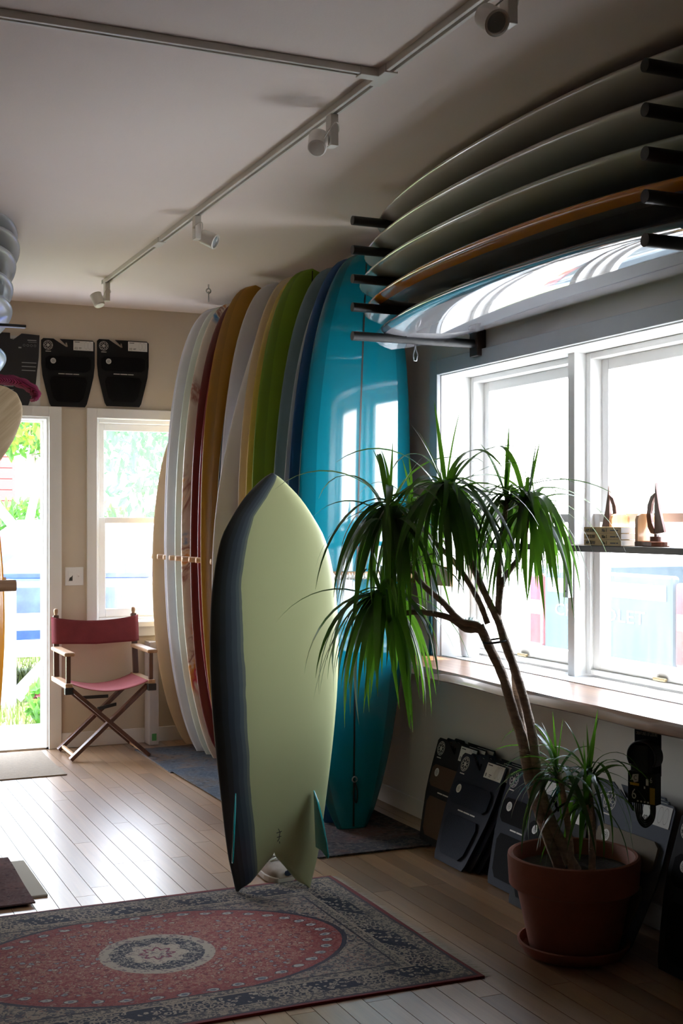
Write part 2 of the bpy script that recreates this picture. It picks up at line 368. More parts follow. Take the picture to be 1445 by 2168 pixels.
# door frame (door stands open, out of view) and threshold
e = empty('door_1'); e['kind'] = 'structure'
rect = MB(); rect.box(DX1 - .02, DX1 + .001, BY, 8.2, 0, DZ).box(DX0 - .001, DX0 + .02, BY, 8.2, 0, DZ).box(DX0 + .02, DX1 - .02, BY, 8.2, DZ - .02, DZ + .001); rect.build('door_jamb', W_WHITE, e)
t = MB(); t.box(DX1 - .032, DX1 - .02, 8.10, 8.14, 0, DZ - .02).box(DX0 + .02, DX0 + .032, 8.10, 8.14, 0, DZ - .02).box(DX0 + .032, DX1 - .032, 8.10, 8.14, DZ - .032, DZ - .02); t.build('door_stop', W_WHITE, e)
t = MB(); t.box(DX1 - .006, 1.592, BY - .02, BY, 0, 2.15).box(.55, DX0 + .006, BY - .02, BY, 0, 2.15).box(DX0 + .006, DX1 - .006, BY - .02, BY, DZ - .006, 2.15); t.build('door_casing', W_WHITE, e, bevel=.003)
MB().box(DX0, DX1, BY, 8.22, -.02, .012).build('threshold', mat('worn_threshold', (.45, .42, .38), .5), e)
# walnut slab shelf under the window, live front edge
def slab():
    t = MB(); N = 60; prof = [(0, 0), (.0, .030), (.006, .042), (.016, .046)]
    rows = []
    for i in range(N + 1):
        y = 5.055 - (5.055 - 2.95) * i / N; s = i / N
        xf = 2.505 + .005 * math.sin(s * 9) + .002 * math.sin(s * 27 + 1) + (.02 * (max(0, .03 - s) / .03) ** 2)
        zb = .757 + .002 * math.sin(s * 19 + 2)
        rows.append([(xf + .012, y, zb), (xf + .001, y, zb + .006), (xf, y, zb + .022), (xf + .004, y, zb + .036), (xf + .014, y, .802), (2.798, y, .802), (2.798, y, zb)])
    rows = [[(x, y + (x - 2.505) * 1.2 * max(0, 1 - i / 20), z) for x, y, z in r] for i, r in enumerate(rows)]
    n = len(rows[0]); t.add([p for r in rows for p in r], [(i * n + k, i * n + (k + 1) % n, (i + 1) * n + (k + 1) % n, (i + 1) * n + k) for i in range(N) for k in range(n)] + [tuple(range(n)), tuple(N * n + k for k in range(n))])
    return t
e = tag(slab().build('window_counter', SILL, auto=28), 'live-edge walnut slab counter below the big window', 'counter')
for yy in (3.22,):
    t = MB(); t.box(2.60, 2.798, yy - .012, yy + .012, .735, .7555).box(2.78, 2.798, yy - .012, yy + .012, .60, .735); t.build('bracket', METAL, e)

# ------------------------------------------------------------------ surfboards
LONG = [(0, .26), (.008, .30), (.03, .40), (.08, .56), (.16, .74), (.28, .90), (.42, .985), (.54, 1.0), (.66, .975), (.77, .90), (.86, .78), (.92, .64), (.96, .49), (.985, .33), (.996, .17), (1, .03)]
SHORT = [(0, .30), (.01, .34), (.05, .52), (.12, .70), (.25, .88), (.40, .98), (.5, 1.0), (.62, .96), (.74, .84), (.84, .66), (.92, .43), (.97, .22), (.992, .09), (1, .015)]
GUN = [(0, .2), (.02, .30), (.06, .45), (.15, .68), (.3, .91), (.42, 1.0), (.55, .97), (.68, .82), (.78, .62), (.86, .43), (.93, .23), (.98, .08), (1, .01)]
ROUND = [(0, .06), (.006, .20), (.02, .36), (.06, .56), (.14, .76), (.28, .92), (.42, .99), (.54, 1.0), (.66, .975), (.77, .90), (.86, .78), (.92, .64), (.96, .49), (.985, .33), (.996, .17), (1, .03)]
def board_stations(n):
    s = [0.5 - .5 * math.cos(PI * i / n) for i in range(n + 1)]
    return [.35 * a + .65 * (i / n) if .08 < a < .92 else a for i, a in enumerate(s)] if False else s
def section(n=9):                                    # half section from deck centre (0,-) round the rail to bottom centre (0,+)
    pts = []
    for k in range(n):
        a = k / (n - 1); pts.append((math.sin(a * PI / 2) if k < n - 1 else 1.0, a))
    return pts
def board_mesh(name, mats, L, W, T, outline=LONG, rock_n=.07, rock_t=.03, ns=44, inner=None, band=None):
    hw = W / 2; verts = []; faces = []; ed = []; bd = []
    us = [0, .14, .28, .42, .56, .69, .80, .885, .945, .985, 1.0, .985, .945, .885, .80, .69, .56, .42, .28, .14, 0]
    n = len(us); S = board_stations(ns)
    for s in S:
        wd = max(.002, spl(outline, s) * hw); z = s * L
        xi = inner(z) if inner else 0.0
        th = T * (.22 + .78 * (math.sin(PI * min(1, max(0, .05 + .9 * s)))) ** .55)
        yc = -rock_n * max(0, (s - .5) / .5) ** 2.2 - rock_t * max(0, (.45 - s) / .45) ** 2.2
        for side in (1, -1):
            for k, u in enumerate(us):
                q = xi + (wd - xi) * u if xi > 0 else wd * u
                uu = u
                if k <= 10: y = yc - th * .5 * (1 - uu ** 2.6) ** .62 * .92 + th * .04
                else: y = yc + th * .5 * (1 - uu ** 4.0) ** .55 + th * .04
                if xi > 0 and u < .2: y = yc + (y - yc) * (.35 + .65 * min(1, u / .2))
                verts.append((side * q, y, z)); ed.append(q / wd)
                bd.append(band(side * q, s) if band else 0.0)
    R = 2 * n
    for i in range(ns):
        for h in (0, n):
            for k in range(n - 1):
                a = i * R + h + k; faces.append((a, a + 1, a + 1 + R, a + R))
            if inner and inner(S[i] * L) > 0:
                a = i * R + h; faces.append((a, a + R, a + R + n - 1, a + n - 1))
    for h in (0, n):
        faces.append(tuple(h + k for k in range(n))); faces.append(tuple(ns * R + h + k for k in range(n)))
    me = bpy.data.meshes.new(name); me.from_pydata(verts, [], faces)
    for nm, arr in (('edge', ed), ('band', bd)):
        at = me.attributes.new(nm, 'FLOAT', 'POINT'); at.data.foreach_set('value', arr)
    bm = bmesh.new(); bm.from_mesh(me); bmesh.ops.remove_doubles(bm, verts=bm.verts, dist=.0004)
    bmesh.ops.recalc_face_normals(bm, faces=bm.faces); bm.to_mesh(me); bm.free()
    for m in (mats if isinstance(mats, list) else [mats]): me.materials.append(m)
    me.polygons.foreach_set('use_smooth', [True] * len(me.polygons)); me.update(); return me
def deck_y(L, T, s, rock_n, rock_t, bottom=False):
    th = T * (.22 + .78 * (math.sin(PI * min(1, max(0, .05 + .9 * s)))) ** .55)
    yc = -rock_n * max(0, (s - .5) / .5) ** 2.2 - rock_t * max(0, (.45 - s) / .45) ** 2.2
    return yc + th * .5 + th * .04 if bottom else yc - th * .46 + th * .04
def stringer(L, T, rock_n, rock_t, w, m, parent, name='stringer'):
    t = MB(); N = 40
    for bot in (False, True):
        vs = []
        for i in range(N + 1):
            s = .004 + .992 * i / N; y = deck_y(L, T, s, rock_n, rock_t, bot) + (.0012 if bot else -.0012)
            vs += [(-w / 2, y, s * L), (w / 2, y, s * L)]
        t.add(vs, [(2 * i, 2 * i + 1, 2 * i + 3, 2 * i + 2) for i in range(N)])
    return t.build(name, m, parent, smooth=True, fix=False)
def fin(h, base, parent, m, loc, rake=.06, cant=0.0, toe=0.0, name='fin', th=.006, keel=False):
    """fin in local y (out of the bottom) and z; base along z"""
    t = MB()
    if keel: out = [(0, 0), (.18 * base, .32 * h), (.45 * base, .62 * h), (.8 * base, .9 * h), (1.04 * base, h), (1.07 * base, .93 * h), (.98 * base, .5 * h), (.97 * base, 0)]
    else: out = [(0, 0), (.25 * base, .5 * h), (.55 * base, .85 * h), (1.0 * base, h), (1.25 * base, .98 * h), (1.05 * base, .6 * h), (.95 * base, .3 * h), (base, 0)]
    n = len(out); vs = [(sx * (th / 2 if 0 < i < n - 1 and hh < h * .85 else th / 3), hh, -zz) for sx in (-1, 1) for i, (zz, hh) in enumerate(out)]
    t.add(vs, [tuple(range(n)), tuple(range(2 * n - 1, n - 1, -1))] + [(i, i + n, (i + 1) % n + n, (i + 1) % n) for i in range(n)])
    o = t.build(name, m, parent, bevel=.0015); o.location = loc; o.rotation_euler = (0, toe, cant); return o
def bmat(name, c, rough=.22, coat=.35, lap=None, lapat=.78, var=.05):
    m = bpy.data.materials.new(name); n = NT(m)
    v = n.coord(); f = n.noise(v, 3.0, 3); col = n.ramp(f, [(.3, tuple(x * (1 - var) for x in c)), (.7, tuple(min(1, x * (1 + var)) for x in c))])
    if lap:
        e = n.attr('edge'); z = n.sepxyz(n.coord())
        wob = n.math('MULTIPLY', n.math('SUBTRACT', n.noise(v, 1.5, 2), .5), .08)
        mk = n.math('GREATER_THAN', n.math('ADD', e, wob), lapat)
        col = n.mix(mk, col, lap)
    n.l(col, n.b.inputs['Base Color']); n.b.inputs['Roughness'].default_value = rough
    n.b.inputs['Coat Weight'].default_value = coat; n.b.inputs['Coat Roughness'].default_value = .04
    return m
def swirl_mat():
    m = bpy.data.materials.new('resin_swirl'); n = NT(m); v = n.coord(scale=(1, 1, .55))
    w1 = n.n('ShaderNodeTexNoise'); n.l(v, w1.inputs[0]); w1.inputs['Scale'].default_value = 3.0; w1.inputs['Distortion'].default_value = 2.5; w1.inputs['Detail'].default_value = 5
    big = n.noise(v, 5.0, 2, .5, .6); mask = n.ramp(big, [(.50, 0.0), (.62, 1.0)])
    c = n.ramp(w1.outputs[0], [(.30, (.05, .25, .55)), (.38, (.72, .66, .58)), (.44, (.30, .14, .12)), (.50, (.74, .68, .60)), (.55, (.62, .30, .06)), (.60, (.55, .05, .10)), (.66, (.70, .66, .60)), (.75, (.10, .30, .30))])
    n.l(n.mix(mask, (.66, .63, .57), c), n.b.inputs['Base Color']); n.b.inputs['Roughness'].default_value = .25; n.b.inputs['Coat Weight'].default_value = .3
    return m
C_STR = mat('dark_stringer', (.02, .018, .015), .35); C_STRR = mat('red_stringer', (.18, .045, .025), .4); C_STRB = mat('brown_stringer', (.15, .08, .04), .4); C_STRG = mat('grey_stringer', (.16, .16, .18), .4)
FINB = mat('black_fin', (.015, .015, .017), .25, coat=.4)
def longboard(name, label, group, mtx, L, W, T, m, outline=LONG, rn=.07, rt=.03, st=None, sw=.006, fins=True, finm=None, loop=False):
    e = empty(name, mtx=mtx); tag(e, label, 'surfboard', group)
    o = bpy.data.objects.new('board_body', board_mesh('board_body', m, L, W, T, outline, rn, rt)); COL.objects.link(o); o.parent = e
    if st: stringer(L, T, rn, rt, sw, st, e)
    if fins: fin(.20, .15, e, finm or FINB, (0, deck_y(L, T, .12, rn, rt, True) - .004, L * .12 + .07))
    if loop:
        yy = deck_y(L, T, .075, rn, rt) - .004
        t = MB(); t.tube([(.012 * math.cos(a), yy - .004, L * .085 + .012 * math.sin(a)) for a in [2 * PI * k / 14 for k in range(15)]], .0035, 6); t.build('leash_plug', METAL, e, smooth=True)
        t = MB(); t.tube(smooth_curve([(0, yy - .004, L * .083), (.012, yy - .008, L * .065), (.010, yy - .008, L * .045), (-.004, yy - .007, L * .055), (0, yy - .004, L * .08)], 5), .0028, 6); t.build('leash_string', BLACK, e, smooth=True)
    return e
G_ROW = 'surfboards standing in the row along the window wall'
WHITEB = bmat('white_glass', (.64, .64, .68)); 
rowdef = [ # colour material, label, x of rail near head height, extra
 ('cream', (.62, .45, .26), 2.185, 'pale cream surfboard standing nearest the back window, first of the row', None),
 ('lav', (.60, .60, .68), 2.200, 'lavender white surfboard standing beside the pale cream one by the back window', None),
 ('lav2', (.62, .62, .68), 2.172, 'cool white surfboard standing between the lavender white and the pale mint ones', None),
 ('mint', (.56, .62, .58), 2.190, 'pale mint white surfboard standing beside the marbled one', None),
 ('swirl', None, 2.190, 'off-white surfboard marbled with red, blue and yellow resin swirls', None),
 ('dred', (.11, .010, .010), 2.206, 'dark red surfboard standing beside the marbled one', None),
 ('crim', (.17, .010, .022), 2.208, 'crimson surfboard tucked between the dark red and cream edged ones', None),
 ('crm2', (.60, .46, .28), 2.200, 'cream edged surfboard almost hidden between crimson and mustard boards', None),
 ('must', (.40, .19, .015), 2.152, 'mustard orange surfboard in the standing row', None),
 ('blk', (.03, .03, .035), 2.188, 'black railed surfboard hidden just behind the mustard one', None),
 ('wht1', (.56, .55, .62), 2.158, 'tall lavender grey surfboard with grey stringer behind the pointed white one', C_STRG),
 ('wht2', (.62, .61, .65), 2.150, 'white pointed surfboard with a thin reddish brown stringer', C_STRR),
 ('tan', (.58, .47, .33), 2.168, 'beige tan surfboard standing beside the yellow one', None),
 ('yel', (.60, .42, .10), 2.166, 'yellow surfboard tucked behind the lime green one', None),
 ('lime', (.22, .36, .018), 2.156, 'lime green surfboard with a dark stringer', C_STR),
 ('gblu', (.145, .225, .26), 2.187, 'greyish blue surfboard standing beside the lime green one', None),
 ('pblu', (.36, .42, .43), 2.190, 'pale blue grey surfboard standing beside the royal blue one', None),
 ('royal', (.010, .075, .22), 2.166, 'royal blue surfboard standing behind the big teal one', None),
 ('teal', None, 2.170, 'big glossy teal longboard facing the room at the end of the row', C_STR)]
TEAL = bmat('teal_gloss', (.004, .18, .245), .06, .7, lap=(.003, .12, .165), lapat=.74, var=.03)
NR = len(rowdef)
for i, (k, c, xr, lab, st) in enumerate(rowdef):
    y = 7.78 - .1356 * i; L = 2.755 - .09 * i / (NR - 1) + (.02 if k == 'must' else 0) - (.05 if k in ('crm2', 'blk', 'pblu') else .02 if k in ('yel', 'crim') else 0); W = .57 if k != 'teal' else .575
    if k == 'blk': L -= .10
    if k == 'wht2': L = 2.45; W = .48
    m = swirl_mat() if k == 'swirl' else TEAL if k == 'teal' else bmat('glass_' + k, c, .3, .15, lap=tuple(x * .8 for x in c) if k in ('lime', 'must') else None, lapat=.8)
    xc = xr + W / 2 * .90 if k != 'wht2' else 2.30
    if k == 'cream': L = 2.12
    tilt = math.radians({'teal': 1.5, 'lime': .8, 'gblu': 1.9, 'pblu': 1.9, 'royal': 1.7, 'wht2': .7, 'tan': 1.2, 'yel': 1.0, 'must': .7, 'cream': .2}.get(k, 1.2))
    zx = math.sin(tilt)
    mtx = basis((xc - .03, y + .02, .0165 if 5.95 < y < 7.05 else .0105), (1, 0, 0), (zx, .012, 1))
    longboard('surfboard', lab, G_ROW, mtx, L, W, .075, m, GUN if k == 'wht2' else ROUND if k in ('dred', 'must') else LONG, .06, .03, st, .008 if k == 'teal' else .006, fins=(k not in ('teal',)) and False, loop=(k == 'teal'))
# peg rack: rail on the wall with one wooden peg between neighbouring boards
e = tag(empty('peg_rack', (RX, 6.5, 1.175)), 'wooden dowel peg rack holding the standing surfboard row', 'rack')
MB().box(-.02, -.0005, -1.42, 1.45, -.045, .045).build('rail', PEGWOOD, e, bevel=.003)
ROPE = mat('white_rope_wrap', (.70, .68, .64), .9, bump=.8, bscale=120)
pegm = MB().tube([(-.02, 0, 0), (-.655, 0, .012)], .016, 14).mesh('peg', PEGWOOD, True)
for i in range(NR + 1):
    y = 7.78 - .1356 * (i - .5) + .034
    o = bpy.data.objects.new('peg', pegm); COL.objects.link(o); o.parent = e; o.location = (0, y - 6.5, .02 if i < 18 else 0)
t = MB()
t.tube([(-.58 + .004 * k, 7.78 - .1356 * 18.5 + .034 - 6.5, .007 - .000076 * k) for k in range(0, 115)], [.0175 + .0015 * math.sin(k * PI / 2) for k in range(115)], 12)
t.build('rope_wrap', ROPE, e, smooth=True)

# the fish in the middle of the room
FW = .508; FL = 1.612
FO = [(0, .575), (.03, .622), (.093, .708), (.231, .824), (.371, .927), (.49, .985), (.603, 1.0), (.723, .96), (.835, .822), (.89, .645), (.937, .45), (.97, .26), (.99, .12), (1.0, .02)]
FI = [(0, .134), (.009, .126), (.026, .092), (.05, .072), (.074, .052), (.10, .03), (.125, .006), (.13, 0)]
def finner(z): return max(0.0, interp(FI, z)) if z < .13 else 0.0
PB = [(0, -.062), (.093, -.070), (.231, -.095), (.371, -.11), (.603, -.128), (.723, -.136), (.835, -.108), (.89, -.080), (.937, -.030), (.975, .006), (1.0, .02)]
def fband(x, s):
    wl = -spl(FO, s) * FW / 2; p = interp(PB, s); return (x - wl) / max(.004, p - wl)
def fish_mat():
    m = bpy.data.materials.new('fish_resin_bands'); n = NT(m); b = n.attr('band'); v = n.coord(scale=(1, 1, 1))
    wob = n.math('MULTIPLY', n.math('SUBTRACT', n.noise(v, 5.0, 3), .5), .16)
    bb = n.math('ADD', b, wob)
    c = n.ramp(n.math('MULTIPLY', bb, .5), [(0, (.004, .006, .012)), (.14, (.012, .018, .032)), (.23, (.026, .040, .064)), (.32, (.048, .070, .098)), (.40, (.085, .115, .135)), (.455, (.16, .19, .165)), (.50, (.50, .53, .27))], 'CONSTANT')
    pale = n.noise(v, 2.0, 3); c2 = n.mix(n.math('MULTIPLY', pale, .12), c, (.30, .33, .17))
    n.l(c2, n.b.inputs['Base Color']); n.b.inputs['Roughness'].default_value = .38; n.b.inputs['Coat Weight'].default_value = .08
    return m
fe = empty('fish_surfboard', mtx=basis((1.718, 4.545, .0125), (1, -.17, 0), (.022, .05, 1)) @ Matrix.Rotation(0, 4, 'Z'))
tag(fe, 'pale green fish surfboard with blue-black resin bands standing on the patterned rug', 'surfboard')
fm = fish_mat()
def mesh_flip(me):                                  # bottom (with fins) towards the room: local y mirrored
    for v in me.vertices: v.co.y = -v.co.y
    me.flip_normals(); me.update(); return me
o = bpy.data.objects.new('board_body', mesh_flip(board_mesh('board_body', fm, FL, FW, .06, FO, .07, .02, 56, finner, fband))); COL.objects.link(o); o.parent = fe
KEEL = mat('teal_keel', (.010, .23, .215), .15, coat=.5)
for sx, xx in ((-1, -.155), (1, .150)):
    f_ = fin(.125, .225, fe, KEEL, (xx, -.026, .378), keel=True, th=.008, name='keel_fin')
    f_.scale = (1, -1, 1); f_.rotation_euler = (0, math.radians(-2.5 * sx), math.radians(9 * sx))
t = MB()                                              # small signature mark by the notch
yb = -.0335
for a, b in (((0, .20), (.004, .225)), ((.004, .225), (-.003, .238)), ((0, .20), (-.006, .19)), ((-.010, .222), (.011, .228)), ((-.008, .205), (.009, .210)), ((.002, .19), (.003, .182))):
    t.bar((a[0] + .012, yb, a[1]), (b[0] + .012, yb, b[1]), .002, .003, up=(0, 1, 0))
t.build('signature', PRINT, fe)

# boards on the two black wall racks over the window
def wall_rack(y, label, xs=RX, d=-1, zs=(2.206, 2.327, 2.446, 2.567, 2.690), length=.625, plate=True):
    e = tag(empty('wall_rack', (xs, y, 2.15)), label, 'rack')
    t = MB(); t.box(min(0, d * .045), max(0, d * .045), -.035, .035, .0, .61); t.build('upright', mat('rack_upright_wood', (.035, .016, .012), .5), e, bevel=.004)
    for z in zs:
        MB().tube([(d * .045, 0, z - 2.15), (d * length, 0, z - 2.15 - .0)], .0195, 16).build('arm', BLACK, e, auto=40)
    return e
wall_rack(4.829, 'black five-armed wall rack above the far end of the big window')
wall_rack(2.861, 'black five-armed wall rack nearest the camera')
RB = [('grey_top', (.62, .59, .56), 2.690, 2.486, 5.06, 'grey surfboard lying on the topmost rack arms under the ceiling'),
      ('grey_second', (.62, .60, .56), 2.567, 2.474, 5.17, 'warm grey surfboard lying second from the top of the rack'),
      ('grey_green', (.50, .58, .53), 2.446, 2.468, 5.21, 'sage tinted grey surfboard lying third from the top of the rack'),
      ('orange', (.36, .125, .012), 2.327, 2.472, 5.17, 'burnt orange railed surfboard lying on the rack above the lowest one'),
      ('clear', (.33, .36, .40), 2.206, 2.494, 5.11, 'mirror glossy silver blue surfboard lying on the lowest rack arms')]
for k, c, z, xc, yn, lab in RB:
    L = 2.80
    m = bmat('rack_' + k, c, .08, 1.0, lap=(.20, .20, .19) if k == 'orange' else (c[0] * .5, c[1] * .6, c[2] * .75) if k == 'clear' else None, lapat=.70, var=.03)
    if k == 'orange':                                # grey flats, orange rails
        m = bmat('rack_orange', (.22, .225, .215), .08, 1.0, lap=(.66, .24, .015), lapat=.80, var=.03)
    if k == 'clear': m = bmat('rack_clear', (.42, .42, .46), .03, 1.0, lap=(.10, .18, .24), lapat=.86, var=.02)
    T = .078 if k != 'grey_top' else .07
    zc = z + .0195 + T * .5 + .002
    mtx = basis((xc, yn - L, zc), (-1, 0, 0), (0, 1, 0))
    longboard('surfboard', lab, 'surfboards lying on the rack over the window', mtx, L, .565, T, m, LONG, .05, .05, None, fins=False)
t = MB(); t.tube([(0, 0, 0), (.004, 0, -.02), (.012, 0, -.045), (.006, 0, -.07), (-.006, 0, -.07), (-.010, 0, -.045), (-.002, 0, -.02), (0, 0, 0)], .003, 6)
tag(t.build('hook', METAL, smooth=True, loc=(2.47, 4.829, 2.186)), 'small wire hook hanging from the lowest rack arm', 'hook')

# boards on the left wall
G_L = 'grey surfboards stacked on the left wall rack'
words = ['topmost', 'second from the top', 'third from the top', 'fourth from the top', 'fifth from the top', 'sixth from the top']
lr = [(2.757, 1.042, 'grey'), (2.695, 1.052, 'grey'), (2.615, 1.035, 'grey'), (2.505, 1.022, 'silver'), (2.405, 1.018, 'silver'), (2.305, .968, 'silver'), (2.185, .990, 'blue')]
for i, (z, xr, k) in enumerate(lr):
    c = {'grey': (.36, .355, .34), 'silver': (.34, .36, .385), 'blue': (.10, .24, .32)}[k]
    m = bmat('left_' + k, tuple(v_ * .85 for v_ in c), .38, .12, var=.03)
    lab = ('pale %s surfboard nose, %s in the stack at the left edge' % (k, words[i])) if i < 6 else 'glossy light blue surfboard nose, lowest of the stack at the left edge'
    mtx = basis((xr - .275, 7.95, z), (-1, 0, 0), (0, -1, 0))
    longboard('surfboard', lab, G_L, mtx, 2.34 if i != 5 else 2.2, .55, .052 if i < 2 else .066, m, LONG, .02, .02, None, fins=False)
e = tag(empty('wall_rack', (.40, 6.15, 2.0)), 'black flat-armed wall rack at the left edge', 'rack')
MB().box(0, .03, -.03, .03, 0, .72).build('upright', BLACK, e)
for z in (2.06, 2.145, 2.265, 2.368, 2.466, 2.576, 2.666, 2.728):
    MB().box(.03, .655 if abs(z - 2.368) < .01 else .5, -.02, .02, z - 2.0 - .014, z - 2.0).build('arm', BLACK, e, bevel=.003)
# knitted board sock on the lowest arm
def sock():
    path = smooth_curve([(.45, 5.72, 2.035), (.70, 5.68, 2.045), (.85, 5.62, 2.045), (.93, 5.60, 2.035), (.985, 5.58, 2.005), (1.0, 5.575, 1.975), (.985, 5.575, 1.955)], 5)
    N = len(path); t = MB(); n = 16; vs = []
    for i, p in enumerate(path):
        s = i / (N - 1); hw = .05 * (1 - .2 * s) if s < .8 else .05 * (.84 - 2.6 * (s - .8)); hw = max(.012, hw)
        d = (path[min(i + 1, N - 1)] - path[max(i - 1, 0)]).normalized(); up = Vector((-d.z, 0, d.x)); 
        for k in range(n):
            a = 2 * PI * k / n; vs.append(p + Vector((0, 1, 0)) * math.cos(a) * .05 + up * math.sin(a) * (hw * .5 + .003 * math.sin(i * 1.7 + k)))
    t.add(vs, [(i * n + k, i * n + (k + 1) % n, (i + 1) * n + (k + 1) % n, (i + 1) * n + k) for i in range(N - 1) for k in range(n)] + [tuple(range(n)), tuple((N - 1) * n + k for k in range(n))])
    return t
m = bpy.data.materials.new('pink_knit'); n = NT(m); v = n.coord(scale=(90, 90, 90)); ww = n.n('ShaderNodeTexWave', wave_type='BANDS', bands_direction='DIAGONAL'); n.l(v, ww.inputs[0]); ww.inputs['Scale'].default_value = 1.0; ww.inputs['Distortion'].default_value = 1.0
n.l(n.ramp(ww.outputs[1], [(.2, (.13, .006, .035)), (.8, (.36, .025, .11))]), n.b.inputs['Base Color']); n.b.inputs['Roughness'].default_value = .95; n.bump(ww.outputs[1], .8, .003)
tag(sock().build('board_sock', m, smooth=True), 'magenta pink knitted board sock with drooping end at the left edge', 'board sock')
# wooden board hung on the return wall
AO = [(0, .5), (.02, .62), (.1, .85), (.3, .98), (.5, 1.0), (.7, .92), (.85, .74), (.93, .54), (.97, .38), (.99, .22), (1, .03)]
dirn = Vector((.735, 0, .678)); tip = Vector((.905, 5.50, 1.975)); LW = 1.15
mtx = basis(tip - dirn * LW, (.678, 0, -.735), dirn)
e = tag(empty('wooden_board', mtx=mtx), 'thin pale wooden board with rounded tip at the left edge above the doorway', 'board')
o = bpy.data.objects.new('board_body', board_mesh('board_body', ALAIA, LW, .40, .022, AO, .0, .0, 30)); COL.objects.link(o); o.parent = e
t = MB(); t.tube([(0, .005, .35), (0, .09, .35)], .012, 8).tube([(0, .005, .60), (0, .09, .60)], .012, 8); t.build('mounting_dowel', PEGWOOD, e)
# orange board standing against the left wall, with its peg
longboard('surfboard', 'bright orange surfboard standing at the left edge beside the doorway', None, basis((.665, 5.78, .008), (1, 0, 0), (0, 0, 1)), 2.0, .47, .07, bmat('orange_glass', (.62, .24, .015), .2, .5), SHORT, .05, .03, None, fins=False)
e = tag(empty('peg_rack', (.40, 5.9, 1.14)), 'wooden peg rack at the left edge beside the orange surfboard', 'rack')
MB().box(.0005, .02, -.28, 1.9, -.045, .045).build('rail', PEGWOOD, e)
for yy in (-.20, .08, .36):
    MB().tube([(.02, yy, 0), (.535, yy, .005)], .0255, 14).build('peg', wood('dark_peg_wood', (.16, .08, .04), (.30, .17, .09), .5, 0) if yy < -.1 else PEGWOOD, e, auto=40)

